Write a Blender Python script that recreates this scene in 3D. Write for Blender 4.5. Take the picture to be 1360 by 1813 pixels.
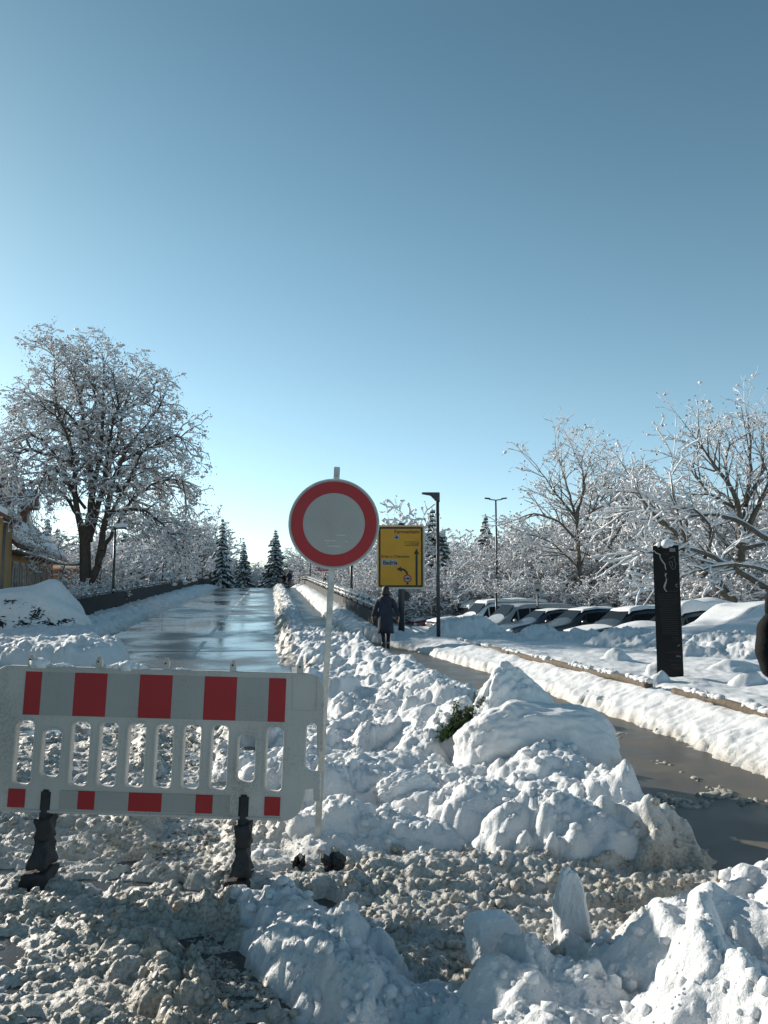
import bpy, bmesh, math, random
import numpy as np
from mathutils import Vector, Matrix
R = math.radians
for o in list(bpy.data.objects): bpy.data.objects.remove(o)
scene = bpy.context.scene
COL = scene.collection

# ------------------------------------------------------------------ camera
F = 1361.0; CAMZ = 1.7; PITCH = math.atan(140.5/F)
cd = bpy.data.cameras.new('camera'); cam = bpy.data.objects.new('camera', cd); COL.objects.link(cam)
cam.location = (0, 0, CAMZ); cam.rotation_euler = (math.pi/2+PITCH, 0, 0)
cd.sensor_fit = 'VERTICAL'; cd.sensor_height = 24; cd.lens = 24*F/1813.0
cd.clip_start = 0.05; cd.clip_end = 5000
scene.camera = cam

# ------------------------------------------------------------------ sky, sun, exposure
SUN_AZ = R(-52); SUN_EL = R(20)          # azimuth measured from +Y, positive to the right
w = bpy.data.worlds.new('World'); scene.world = w; w.use_nodes = True
nt = w.node_tree; bg = nt.nodes['Background']
sky = nt.nodes.new('ShaderNodeTexSky'); sky.sky_type = 'NISHITA'; sky.sun_disc = False
sky.sun_elevation = SUN_EL; sky.sun_rotation = SUN_AZ
sky.air_density = 1.0; sky.dust_density = 0.35; sky.ozone_density = 1.6; sky.altitude = 400
# winter air: the yellow band low in the sky is washed to a pale blue
tc = nt.nodes.new('ShaderNodeTexCoord'); sx = nt.nodes.new('ShaderNodeSeparateXYZ'); nt.links.new(tc.outputs['Generated'], sx.inputs[0])
tr = nt.nodes.new('ShaderNodeValToRGB'); nt.links.new(sx.outputs[2], tr.inputs[0]); e = tr.color_ramp.elements
e[0].position = 0; e[0].color = (1.02, 1.18, 1.44, 1); e[1].position = .62; e[1].color = (.78, .98, .84, 1)
q = e.new(.42); q.color = (.99, 1.17, 1.0, 1); q = e.new(.10); q.color = (1.12, 1.24, 1.29, 1); q = e.new(.24); q.color = (1.14, 1.26, 1.13, 1)
cv = nt.nodes.new('ShaderNodeMix'); cv.data_type = 'RGBA'; cv.blend_type = 'MULTIPLY'; cv.inputs[0].default_value = 1
nt.links.new(sky.outputs[0], cv.inputs[6]); nt.links.new(tr.outputs[0], cv.inputs[7]); nt.links.new(cv.outputs[2], bg.inputs[0]); bg.inputs[1].default_value = 0.088
sl = bpy.data.lights.new('sun', 'SUN'); sl.energy = 5.0; sl.angle = R(0.5); sl.color = (1.0, 0.93, 0.82)
so = bpy.data.objects.new('sun', sl); COL.objects.link(so)
sdir = Vector((math.sin(SUN_AZ)*math.cos(SUN_EL), math.cos(SUN_AZ)*math.cos(SUN_EL), math.sin(SUN_EL)))
so.rotation_euler = sdir.to_track_quat('Z', 'Y').to_euler()
vs = scene.view_settings; vs.view_transform = 'Standard'; vs.look = 'None'; vs.gamma = 1; vs.exposure = 0.62
scene.render.resolution_x = 768; scene.render.resolution_y = 1024
scene.cycles.max_bounces = 6

# ------------------------------------------------------------------ measuring helpers (points of the real place read off the photograph)
def P(px, py, d):
    cx = (px-680)/F; up = -(py-906.5)/F
    y = math.cos(PITCH)-up*math.sin(PITCH); z = math.sin(PITCH)+up*math.cos(PITCH)
    k = d/y
    return Vector((cx*k, d, CAMZ+z*k))
def gp(px, py, z=0.0):
    cx = (px-680)/F; up = -(py-906.5)/F
    y = math.cos(PITCH)-up*math.sin(PITCH); zz = math.sin(PITCH)+up*math.cos(PITCH)
    k = (z-CAMZ)/zz
    return Vector((cx*k, y*k, z))

# ------------------------------------------------------------------ tagging and mesh helpers
def tag(o, label=None, cat=None, group=None, kind=None):
    if label: o['label'] = label
    if cat: o['category'] = cat
    if group: o['group'] = group
    if kind: o['kind'] = kind
    return o
def empty(name, loc=(0,0,0), rz=0, label=None, cat=None, group=None):
    o = bpy.data.objects.new(name, None); COL.objects.link(o)
    o.location = loc; o.rotation_euler = (0,0,rz); o.empty_display_size = .1
    return tag(o, label, cat, group)
def link(name, me, mats=None, parent=None, loc=None):
    o = bpy.data.objects.new(name, me); COL.objects.link(o)
    if mats is not None:
        for m in (mats if isinstance(mats, (list, tuple)) else [mats]): me.materials.append(m)
    if parent: o.parent = parent
    if loc is not None: o.location = loc
    return o
def copy_tree(o, parent=None):
    c = o.copy(); COL.objects.link(c)
    if parent is not None: c.parent = parent
    for ch in o.children: copy_tree(ch, c)
    return c
def mesh_np(name, V, faces, smooth=True):
    me = bpy.data.meshes.new(name)
    V = np.asarray(V, dtype=np.float32); me.vertices.add(len(V)); me.vertices.foreach_set('co', V.ravel())
    faces = [np.asarray(f, dtype=np.int32) for f in faces if len(f)]
    nl = sum(f.size for f in faces); npoly = sum(len(f) for f in faces)
    me.loops.add(nl); me.polygons.add(npoly)
    me.loops.foreach_set('vertex_index', np.concatenate([f.ravel() for f in faces]))
    st = []; c = 0
    for f in faces:
        st.append(c+np.arange(len(f), dtype=np.int32)*f.shape[1]); c += f.size
    me.polygons.foreach_set('loop_start', np.concatenate(st).astype(np.int32))
    if smooth: me.polygons.foreach_set('use_smooth', np.ones(npoly, dtype=bool))
    me.update(calc_edges=True)
    return me
def bm_mesh(name, bm, smooth=False, bevel=0, seg=2):
    if bevel:
        bmesh.ops.bevel(bm, geom=[e for e in bm.edges if len(e.link_faces) == 2 and e.calc_face_angle(0) > .4], offset=bevel, segments=seg, affect='EDGES')
    bmesh.ops.recalc_face_normals(bm, faces=bm.faces)
    me = bpy.data.meshes.new(name); bm.to_mesh(me); bm.free()
    if smooth:
        for p in me.polygons: p.use_smooth = True
    return me
def add_box(bm, c, s, rot=None):
    g = bmesh.ops.create_cube(bm, size=1)
    M = Matrix.Translation(Vector(c)) @ (rot.to_4x4() if rot is not None else Matrix.Identity(4)) @ Matrix.Diagonal((*s, 1))
    bmesh.ops.transform(bm, matrix=M, verts=g['verts']); return g['verts']
def add_cyl(bm, p0, p1, r0, r1=None, seg=12, caps=True):
    p0 = Vector(p0); p1 = Vector(p1); r1 = r0 if r1 is None else r1
    g = bmesh.ops.create_cone(bm, cap_ends=caps, segments=seg, radius1=r0, radius2=r1, depth=(p1-p0).length)
    q = (p1-p0).to_track_quat('Z', 'Y')
    bmesh.ops.transform(bm, matrix=Matrix.Translation((p0+p1)/2) @ q.to_matrix().to_4x4(), verts=g['verts']); return g['verts']
def box(name, c, s, m, parent=None, bevel=0, rot=None):
    bm = bmesh.new(); add_box(bm, c, s, rot); return link(name, bm_mesh(name, bm, bevel=bevel), m, parent)
def cyl(name, p0, p1, r0, m, parent=None, r1=None, seg=14):
    bm = bmesh.new(); add_cyl(bm, p0, p1, r0, r1, seg)
    me = bm_mesh(name, bm)
    for p in me.polygons: p.use_smooth = len(p.vertices) == 4
    return link(name, me, m, parent)
def tubes(segs, sides=4):
    """segs: rows of x0 y0 z0 x1 y1 z1 r0 r1 -> one vertex array and one quad array"""
    A = np.asarray(segs, dtype=np.float64).reshape(-1, 8)
    p0 = A[:, 0:3]; p1 = A[:, 3:6]; d = p1-p0; L = np.linalg.norm(d, axis=1, keepdims=True)+1e-9; d = d/L
    ref = np.where(np.abs(d[:, 2:3]) > .9, np.array([[1., 0, 0]]), np.array([[0, 0, 1.]]))
    u = np.cross(ref, d); u /= np.linalg.norm(u, axis=1, keepdims=True)+1e-9; v = np.cross(d, u)
    n = len(A); a = np.arange(sides)*2*math.pi/sides
    ca, sa = np.cos(a), np.sin(a)
    ring = u[:, None, :]*ca[None, :, None]+v[:, None, :]*sa[None, :, None]
    V0 = p0[:, None, :]+ring*A[:, 6][:, None, None]; V1 = p1[:, None, :]+ring*A[:, 7][:, None, None]
    V = np.concatenate([V0, V1], axis=1).reshape(-1, 3)
    i = np.arange(sides); j = (i+1) % sides
    q = np.stack([i, j, j+sides, i+sides], axis=1)
    Q = (q[None]+(np.arange(n)*2*sides)[:, None, None]).reshape(-1, 4)
    return V, Q
ICO = None
def blobs(B, flat=.6, seed=0):
    """rows x y z r -> little irregular lumps"""
    global ICO
    if ICO is None:
        bm = bmesh.new(); bmesh.ops.create_icosphere(bm, subdivisions=1, radius=1)
        ICO = (np.array([v.co[:] for v in bm.verts]), np.array([[v.index for v in f.verts] for f in bm.faces])); bm.free()
    B = np.asarray(B, dtype=np.float64).reshape(-1, 4); rg = np.random.default_rng(seed)
    v, f = ICO; n = len(B)
    V = v[None]*B[:, 3][:, None, None]*rg.uniform(.7, 1.3, (n, len(v), 1))*np.array([1, 1, flat])*rg.uniform(.75, 1.3, (n, 1, 3))+B[:, None, :3]
    Fc = (f[None]+(np.arange(n)*len(v))[:, None, None]).reshape(-1, 3)
    return V.reshape(-1, 3), Fc
def extruded(name, loops, depth, m, parent=None, bevel=0.0):
    """flat outline (first loop) with holes (the others), in local X-Z, thickness along Y"""
    cu = bpy.data.curves.new(name, 'CURVE'); cu.dimensions = '2D'; cu.fill_mode = 'BOTH'
    cu.extrude = depth/2-bevel; cu.bevel_depth = bevel; cu.bevel_resolution = 1
    for lp in loops:
        sp = cu.splines.new('POLY'); sp.points.add(len(lp)-1); sp.use_cyclic_u = True
        for k, q in enumerate(lp): sp.points[k].co = (q[0], q[1], 0, 1)
    t = bpy.data.objects.new('tmp', cu); COL.objects.link(t)
    dg = bpy.context.evaluated_depsgraph_get(); me = bpy.data.meshes.new_from_object(t.evaluated_get(dg))
    bpy.data.objects.remove(t); bpy.data.curves.remove(cu)
    me.transform(Matrix.Rotation(math.pi/2, 4, 'X')); me.name = name
    return link(name, me, m, parent)
def text(name, body, size, m, parent, loc, align='LEFT', bold=0.0):
    cu = bpy.data.curves.new(name, 'FONT'); cu.body = body; cu.size = size; cu.align_x = align; cu.extrude = .001; cu.offset = bold
    t = bpy.data.objects.new('tmp', cu); COL.objects.link(t)
    dg = bpy.context.evaluated_depsgraph_get(); me = bpy.data.meshes.new_from_object(t.evaluated_get(dg))
    bpy.data.objects.remove(t); bpy.data.curves.remove(cu)
    me.transform(Matrix.Rotation(math.pi/2, 4, 'X')); me.name = name
    return link(name, me, m, parent, loc)
def rrect(x0, z0, x1, z1, r, n=6):
    r = min(r, (x1-x0)/2-1e-4, (z1-z0)/2-1e-4); out = []
    for cx, cz, a0 in ((x1-r, z1-r, 0), (x0+r, z1-r, 90), (x0+r, z0+r, 180), (x1-r, z0+r, 270)):
        for k in range(n+1):
            a = R(a0+90*k/n); out.append((cx+r*math.cos(a), cz+r*math.sin(a)))
    return out
def circle(cx, cz, r, n=48): return [(cx+r*math.cos(2*math.pi*k/n), cz+r*math.sin(2*math.pi*k/n)) for k in range(n)]

# ------------------------------------------------------------------ noise
def _h(ix, iy, s):
    h = (ix.astype(np.int64)*374761393+iy.astype(np.int64)*668265263+s*982451653) & 0xffffffff
    h = ((h ^ (h >> 13))*1274126177) & 0xffffffff; h = ((h ^ (h >> 16))*2246822519) & 0xffffffff
    return (h ^ (h >> 15)) & 0xffffffff
def _r(ix, iy, s): return _h(ix, iy, s)/4294967295.0
def perlin(x, y, s=0):
    x0 = np.floor(x); y0 = np.floor(y); fx = x-x0; fy = y-y0; x0 = x0.astype(np.int64); y0 = y0.astype(np.int64)
    u = fx*fx*fx*(fx*(fx*6-15)+10); v = fy*fy*fy*(fy*(fy*6-15)+10)
    def g(ix, iy, dx, dy):
        a = _r(ix, iy, s)*6.2831853; return np.cos(a)*dx+np.sin(a)*dy
    a = g(x0, y0, fx, fy); b = g(x0+1, y0, fx-1, fy); c = g(x0, y0+1, fx, fy-1); d = g(x0+1, y0+1, fx-1, fy-1)
    return ((a+(b-a)*u)*(1-v)+(c+(d-c)*u)*v)*1.5
def fbm(x, y, s=0, o=4, g=.5):
    t = 0; a = 1
    for k in range(o):
        t = t+a*perlin(x, y, s+k*17); x = x*2.03+5.1; y = y*2.03-3.7; a *= g
    return t
def billow(x, y, s=0, o=3):
    t = 0; a = 1
    for k in range(o):
        t = t+a*np.abs(perlin(x, y, s+k*31)); x = x*2.1+1.7; y = y*2.1+9.2; a *= .5
    return t
def caps(x, y, cell, s=0, dens=.85, rmin=.3, rmax=.62, flat=1.0):
    """field of half-sunk round clods, height in units of length"""
    x = x/cell; y = y/cell; ix = np.floor(x).astype(np.int64); iy = np.floor(y).astype(np.int64)
    best = np.zeros_like(x)
    for i in (-1, 0, 1):
        for j in (-1, 0, 1):
            a = ix+i; b = iy+j
            cx = a+_r(a, b, s+1); cy = b+_r(a, b, s+2); rr = rmin+(rmax-rmin)*_r(a, b, s+3)**1.5
            e = .6+.8*_r(a, b, s+5); on = _r(a, b, s+4) < dens; dx = x-cx; dy = y-cy
            th = _r(a, b, s+6)*3.14159; c, sn = np.cos(th), np.sin(th); u = dx*c+dy*sn; v = -dx*sn+dy*c
            d2 = u*u*e+v*v/e; cap = np.sqrt(np.maximum(rr*rr-d2, 0))
            # every clod is cut by one or two slanting break faces
            t1 = (_r(a, b, s+7)-.5)*1.1; t2 = (_r(a, b, s+8)-.5)*1.1
            pl = rr*(.45+.45*_r(a, b, s+9))+t1*u+t2*v; pl2 = rr*(.55+.5*_r(a, b, s+10))-t2*u+t1*v*1.3
            cut = np.minimum(pl, pl2); k = .12*rr+1e-6; hh = np.clip(.5+.5*(cut-cap)/k, 0, 1); hgt = cut+(cap-cut)*hh-k*hh*(1-hh)
            best = np.maximum(best, np.where(on & (cap > 0), np.maximum(hgt, 0), 0))
    return best*cell*flat
def sst(x, a, b):
    t = np.clip((x-a)/(b-a), 0, 1); return t*t*(3-2*t)
def smax(a, b, k=.05):
    h = np.clip(.5+.5*(a-b)/k, 0, 1); return b+(a-b)*h+k*h*(1-h)

# ------------------------------------------------------------------ materials
def nmat(name):
    m = bpy.data.materials.new(name); m.use_nodes = True; t = m.node_tree; b = t.nodes['Principled BSDF']; return m, t, b
def N(t, typ, **k):
    n = t.nodes.new(typ)
    for a, v in k.items(): setattr(n, a, v)
    return n
def noise_node(t, scale, detail=4, rough=.55, vec=None, scl=None):
    tc = N(t, 'ShaderNodeTexCoord'); n = N(t, 'ShaderNodeTexNoise'); n.inputs['Scale'].default_value = scale
    n.inputs['Detail'].default_value = detail; n.inputs['Roughness'].default_value = rough
    if scl:
        mp = N(t, 'ShaderNodeMapping'); mp.inputs['Scale'].default_value = scl[0]; mp.inputs['Rotation'].default_value = scl[1]
        t.links.new(tc.outputs['Object'], mp.inputs[0]); t.links.new(mp.outputs[0], n.inputs['Vector'])
    else: t.links.new(tc.outputs['Object'], n.inputs['Vector'])
    return n
def ramp(t, src, stops):
    r = N(t, 'ShaderNodeValToRGB'); e = r.color_ramp.elements
    while len(e) > 1: e.remove(e[-1])
    e[0].position = stops[0][0]; e[0].color = (*stops[0][1], 1)
    for p, c in stops[1:]:
        q = e.new(p); q.color = (*c, 1)
    t.links.new(src, r.inputs[0]); return r
def bump(t, b, src, strength=.5, dist=.01, normal=None):
    n = N(t, 'ShaderNodeBump'); n.inputs['Strength'].default_value = strength; n.inputs['Distance'].default_value = dist
    t.links.new(src, n.inputs['Height']); t.links.new(n.outputs[0], b.inputs['Normal'])
    if normal: t.links.new(normal, n.inputs['Normal'])
    return n
def simple(name, col, rough=.6, metal=0, var=.12, scale=8, bmp=0, spec=.5, bdist=.005):
    """base colour with a little dirt and wear variation"""
    m, t, b = nmat(name); n = noise_node(t, scale, 5)
    c0 = tuple(max(0, c*(1-var)) for c in col); c1 = tuple(min(1, c*(1+var)) for c in col)
    r = ramp(t, n.outputs[0], [(.3, c0), (.7, c1)]); t.links.new(r.outputs[0], b.inputs['Base Color'])
    b.inputs['Roughness'].default_value = rough; b.inputs['Metallic'].default_value = metal; b.inputs['Specular IOR Level'].default_value = spec
    if bmp:
        n2 = noise_node(t, scale*6, 6); bump(t, b, n2.outputs[0], bmp, bdist)
    return m
def grimy(name, col, rough=.42, grime=(.16, .13, .10), amt=.55, sc=3.0, bmp=.04):
    m, t, b = nmat(name); n = noise_node(t, sc, 7, .68, scl=((1, 1, .45), (0, 0, 0))); n2 = noise_node(t, sc*28, 4, .7)
    mul = N(t, 'ShaderNodeMath', operation='MULTIPLY'); t.links.new(n.outputs[0], mul.inputs[0]); t.links.new(n2.outputs[0], mul.inputs[1])
    f = ramp(t, mul.outputs[0], [(.27, (0, 0, 0)), (.45, (amt, amt, amt))]); mx = N(t, 'ShaderNodeMix', data_type='RGBA'); t.links.new(f.outputs[0], mx.inputs[0]); mx.inputs[6].default_value = (*col, 1); mx.inputs[7].default_value = (*grime, 1)
    n3 = noise_node(t, 1.3, 3, .5); v = ramp(t, n3.outputs[0], [(.3, (.86, .86, .86)), (.7, (1.08, 1.08, 1.08))]); m2 = N(t, 'ShaderNodeMix', data_type='RGBA', blend_type='MULTIPLY'); m2.inputs[0].default_value = 1; t.links.new(mx.outputs[2], m2.inputs[6]); t.links.new(v.outputs[0], m2.inputs[7])
    t.links.new(m2.outputs[2], b.inputs['Base Color']); rr = ramp(t, mul.outputs[0], [(.2, (rough,)*3), (.4, (.8,)*3)]); t.links.new(rr.outputs[0], b.inputs['Roughness']); bump(t, b, n2.outputs[0], bmp, .002); return m
def mat_snow(name, attr=False, b1=.5, sc=1.0):
    m, t, b = nmat(name); b.inputs['Roughness'].default_value = .62; b.inputs['Specular IOR Level'].default_value = .35
    n = noise_node(t, 9*sc, 6, .6); n2 = noise_node(t, 55*sc, 5, .65); n3 = noise_node(t, 260*sc, 2, .6)
    clean = ramp(t, n.outputs[0], [(.3, (.62, .63, .645)), (.7, (.72, .73, .74))])
    col = clean.outputs[0]
    if attr:
        at = N(t, 'ShaderNodeAttribute', attribute_name='mask'); sep = N(t, 'ShaderNodeSeparateColor'); t.links.new(at.outputs['Color'], sep.inputs[0])
        sl_ = ramp(t, n2.outputs[0], [(.30, (.15, .127, .10)), (.5, (.36, .33, .275)), (.70, (.54, .51, .455))])
        mul = N(t, 'ShaderNodeMath', operation='MULTIPLY_ADD'); t.links.new(n.outputs[0], mul.inputs[0]); mul.inputs[1].default_value = 1.2; mul.inputs[2].default_value = -.6
        add = N(t, 'ShaderNodeMath', operation='ADD', use_clamp=True); t.links.new(mul.outputs[0], add.inputs[0]); t.links.new(sep.outputs[0], add.inputs[1])
        mulr = N(t, 'ShaderNodeMath', operation='MULTIPLY', use_clamp=True); t.links.new(add.outputs[0], mulr.inputs[0])
        sm = N(t, 'ShaderNodeMath', operation='MULTIPLY', use_clamp=True); t.links.new(sep.outputs[0], sm.inputs[0]); sm.inputs[1].default_value = 4
        t.links.new(sm.outputs[0], mulr.inputs[1])
        mx = N(t, 'ShaderNodeMix', data_type='RGBA'); t.links.new(mulr.outputs[0], mx.inputs[0]); t.links.new(col, mx.inputs[6]); t.links.new(sl_.outputs[0], mx.inputs[7])
        # grit: dark crumbs of gravel
        gt = N(t, 'ShaderNodeMath', operation='SUBTRACT'); t.links.new(sep.outputs[1], gt.inputs[0]); t.links.new(n2.outputs[0], gt.inputs[1])
        gr = ramp(t, gt.outputs[0], [(.0, (0, 0, 0)), (.12, (1, 1, 1))])
        mx2 = N(t, 'ShaderNodeMix', data_type='RGBA'); t.links.new(gr.outputs[0], mx2.inputs[0]); t.links.new(mx.outputs[2], mx2.inputs[6]); mx2.inputs[7].default_value = (.06, .05, .042, 1)
        col = mx2.outputs[2]
        rr = ramp(t, sep.outputs[0], [(0, (.65,)*3), (1, (.38,)*3)]); t.links.new(rr.outputs[0], b.inputs['Roughness'])
    t.links.new(col, b.inputs['Base Color'])
    bb = bump(t, b, n2.outputs[0], b1, .018/sc); bump(t, b, n3.outputs[0], .35, .004/sc, bb.outputs[0])
    return m
SNOW = mat_snow('snow', False); GSNOW = mat_snow('snow_and_slush', True, .7)
TSNOW, _t, _b = nmat('snow_on_twigs'); _b.inputs['Base Color'].default_value = (.66, .67, .69, 1); _b.inputs['Roughness'].default_value = .7
def mat_asphalt(name, wet=True):
    m, t, b = nmat(name)
    n = noise_node(t, 90, 4, .7); nb = noise_node(t, .16, 4, .5); nc = noise_node(t, .55, 6, .6)
    r = ramp(t, n.outputs[0], [(.3, (.03, .031, .033)), (.6, (.065, .066, .068)), (.8, (.12, .12, .12))])
    # grey salt film drying in streaks
    ad = N(t, 'ShaderNodeMath', operation='ADD'); t.links.new(nb.outputs[0], ad.inputs[0]); t.links.new(nc.outputs[0], ad.inputs[1])
    film = ramp(t, ad.outputs[0], [(.0, (0, 0, 0)), (.95, (.0, .0, .0)), (1.0, (.35, .35, .35))])
    sc = N(t, 'ShaderNodeMath', operation='MULTIPLY'); t.links.new(ad.outputs[0], sc.inputs[0]); sc.inputs[1].default_value = .5
    film = ramp(t, sc.outputs[0], [(.50, (0, 0, 0)), (.62, (.45, .45, .45))])
    mx = N(t, 'ShaderNodeMix', data_type='RGBA'); t.links.new(film.outputs[0], mx.inputs[0]); t.links.new(r.outputs[0], mx.inputs[6]); mx.inputs[7].default_value = (.17, .18, .19, 1)
    t.links.new(mx.outputs[2], b.inputs['Base Color'])
    rg = ramp(t, sc.outputs[0], [(.40, (.08,)*3), (.48, (.20,)*3), (.56, (.40,)*3), (.62, (.5,)*3)]); t.links.new(rg.outputs[0], b.inputs['Roughness'])
    bump(t, b, n.outputs[0], .06, .002)
    return m
ASPH = mat_asphalt('wet_asphalt')
def mat_path():
    m, t, b = nmat('wet_path'); n = noise_node(t, 120, 4, .7); nb = noise_node(t, 1.4, 6, .6)
    r = ramp(t, n.outputs[0], [(.3, (.035, .031, .027)), (.6, (.07, .063, .055)), (.85, (.13, .12, .105))])
    f = ramp(t, nb.outputs[0], [(.38, (0, 0, 0)), (.64, (.75, .75, .75))])
    mx = N(t, 'ShaderNodeMix', data_type='RGBA'); t.links.new(f.outputs[0], mx.inputs[0]); t.links.new(r.outputs[0], mx.inputs[6]); mx.inputs[7].default_value = (.17, .142, .108, 1)
    t.links.new(mx.outputs[2], b.inputs['Base Color'])
    rg = ramp(t, nb.outputs[0], [(.35, (.3,)*3), (.65, (.55,)*3)]); t.links.new(rg.outputs[0], b.inputs['Roughness']); bump(t, b, n.outputs[0], .35, .003)
    return m
PATHM = mat_path()
def mat_bark(name, c):
    m, t, b = nmat(name); n = noise_node(t, 14, 6, .65, scl=((1, 1, .25), (0, 0, 0)))
    r = ramp(t, n.outputs[0], [(.3, tuple(k*.5 for k in c)), (.7, tuple(k*1.4 for k in c))]); t.links.new(r.outputs[0], b.inputs['Base Color'])
    b.inputs['Roughness'].default_value = .9; bump(t, b, n.outputs[0], .6, .02); return m
BARK = mat_bark('bark', (.075, .06, .048)); BARK2 = mat_bark('grey_bark', (.11, .095, .075))
LEAF = simple('dry_leaves', (.13, .095, .065), .9, var=.5, scale=3); NEEDLE = simple('fir_needles', (.045, .066, .048), .75, var=.4, scale=6)
TWIGL = simple('evergreen_leaves', (.05, .07, .03), .6, var=.4, scale=6)
WHITEP = grimy('white_plastic', (.46, .44, .41), .42, amt=.6)
REFW = grimy('reflective_white', (.32, .315, .30), .4, amt=.4); REDR = grimy('reflective_red', (.34, .008, .012), .38, grime=(.22, .10, .09), amt=.4)
SIGNW = grimy('sign_white', (.34, .335, .32), .4, amt=.25, sc=4); ALU = simple('galvanised_steel', (.45, .45, .43), .48, .55, var=.2, scale=22, bmp=.1)
RUB = simple('black_rubber', (.022, .022, .024), .7, var=.4, scale=14, bmp=.6, bdist=.01)
YEL = simple('sign_yellow', (.56, .27, .008), .5, var=.07, scale=3); BLK = simple('sign_black', (.012, .012, .013), .5)
BLKG = simple('black_panel', (.006, .006, .007), .55, var=.3, scale=5, spec=.25); GREYT = simple('pale_print', (.16, .16, .16), .6); DIMT = simple('grey_print', (.055, .055, .055), .7)
DARKM = simple('dark_painted_steel', (.035, .038, .042), .45, .2, var=.2); WALLM = simple('dark_parapet', (.013, .012, .011), .85, var=.35, scale=3, bmp=.5)
WOOD = mat_bark('weathered_log', (.105, .08, .057)); GLASS = simple('car_glass', (.01, .012, .014), .22, spec=.12, var=.1)
YWALL = simple('yellow_render', (.38, .24, .10), .9, var=.12, scale=1.3, bmp=.2); BWALL = simple('brown_boards', (.16, .10, .065), .85, var=.3, scale=2)
TRIM = simple('pale_trim', (.55, .52, .46), .7); TILE = simple('roof_tiles', (.16, .06, .045), .8, var=.3, scale=5, bmp=.5); GUT = simple('zinc_gutter', (.12, .12, .125), .5, .5)
WINDK = simple('dark_window', (.02, .024, .028), .12, spec=.7)
# ------------------------------------------------------------------ lie of the land
TH = R(-8.3); SU = (math.sin(TH), math.cos(TH)); SN = (math.cos(TH), -math.sin(TH))
def st(s, t, z=0.0): return Vector((s*SU[0]+t*SN[0], s*SU[1]+t*SN[1], z))
def spl(x, k=2.0): return k*np.logaddexp(0, x/k)
def rz(s): return .035*(spl(s-15., 1.5)-1.25*spl(s-76., 4.))
def ST(X, Y): return X*SU[0]+Y*SU[1], X*SN[0]+Y*SN[1]
def zbase(X, Y):
    s, t = ST(X, Y); z = rz(s)
    low = -.45-.0*X
    park = sst(Y-.25*(X-8), 25.0, 28.5)
    wdt = np.interp(s, [18, 24, 30], [3.5, 1.6, .5])
    zr = z*(1-sst(t, 3.1, 3.1+wdt))+low*park*sst(t, 3.2, 4.5)
    zz = np.where(t > 2.8, zr, z)
    left = sst(-t, 7.1, 8.4)
    return np.where(t < -6.9, zz*(1-left)+left*np.minimum(zz, -.1), zz)
PY = [2, 5, 6, 6.9, 8, 9.3, 10.9, 12.8, 15.3, 19.8, 23]; PX = [4.4, 3.7, 3.55, 3.46, 3.38, 3.3, 3.05, 2.72, 2.32, .95, -.65]
QY = [2, 5.0, 5.6, 6.2, 7, 9, 11, 13, 15.3, 19.8, 23]; QX = [2.3, 2.1, 1.95, 1.8, 1.72, 1.55, 1.35, 1.05, .72, -.35, -1.65]
LY = [3, 8.7, 11.3, 21, 24]; LX = [5.2, 4.4, 3.95, 2.05, 1.4]
DY = [3.4, 4.8, 5.3, 7, 9, 12, 16, 21]; DX = [.4, -.55, -.85, -1.65, -2.05, -1.95, -1.75, -2.75]
crest = [gp(700, 1690, .25), gp(800, 1670, .25), gp(900, 1640, .25), gp(1000, 1625, .25), gp(1120, 1600, .3), gp(1230, 1560, .35), gp(1360, 1505, .42), gp(1500, 1470, .45)]
CX = [-.35]+[c.x for c in crest]+[5]; CY = [3.0]+[c.y for c in crest]+[4.9]
def capsule(X, Y, pts, r, h, pw=2.0):
    """ridge along a line of (x, y, height factor, width factor)"""
    out = np.zeros_like(X)
    for a, b in zip(pts[:-1], pts[1:]):
        dx, dy = b[0]-a[0], b[1]-a[1]; L = dx*dx+dy*dy+1e-9
        k = np.clip(((X-a[0])*dx+(Y-a[1])*dy)/L, 0, 1)
        d = np.hypot(X-a[0]-k*dx, Y-a[1]-k*dy)/(r*(a[3]+(b[3]-a[3])*k))
        out = np.maximum(out, np.clip(1-d**pw, 0, 1)**.8*h*(a[2]+(b[2]-a[2])*k))
    return out
def blob(X, Y, c, rx, ry, h, rot=0, pw=2.5):
    ca, sa = math.cos(rot), math.sin(rot); x = X-c[0]; y = Y-c[1]
    d = (np.abs((x*ca+y*sa)/rx)**pw+np.abs((-x*sa+y*ca)/ry)**pw)
    return np.clip(1-d, 0, 1)**.75*h
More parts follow.
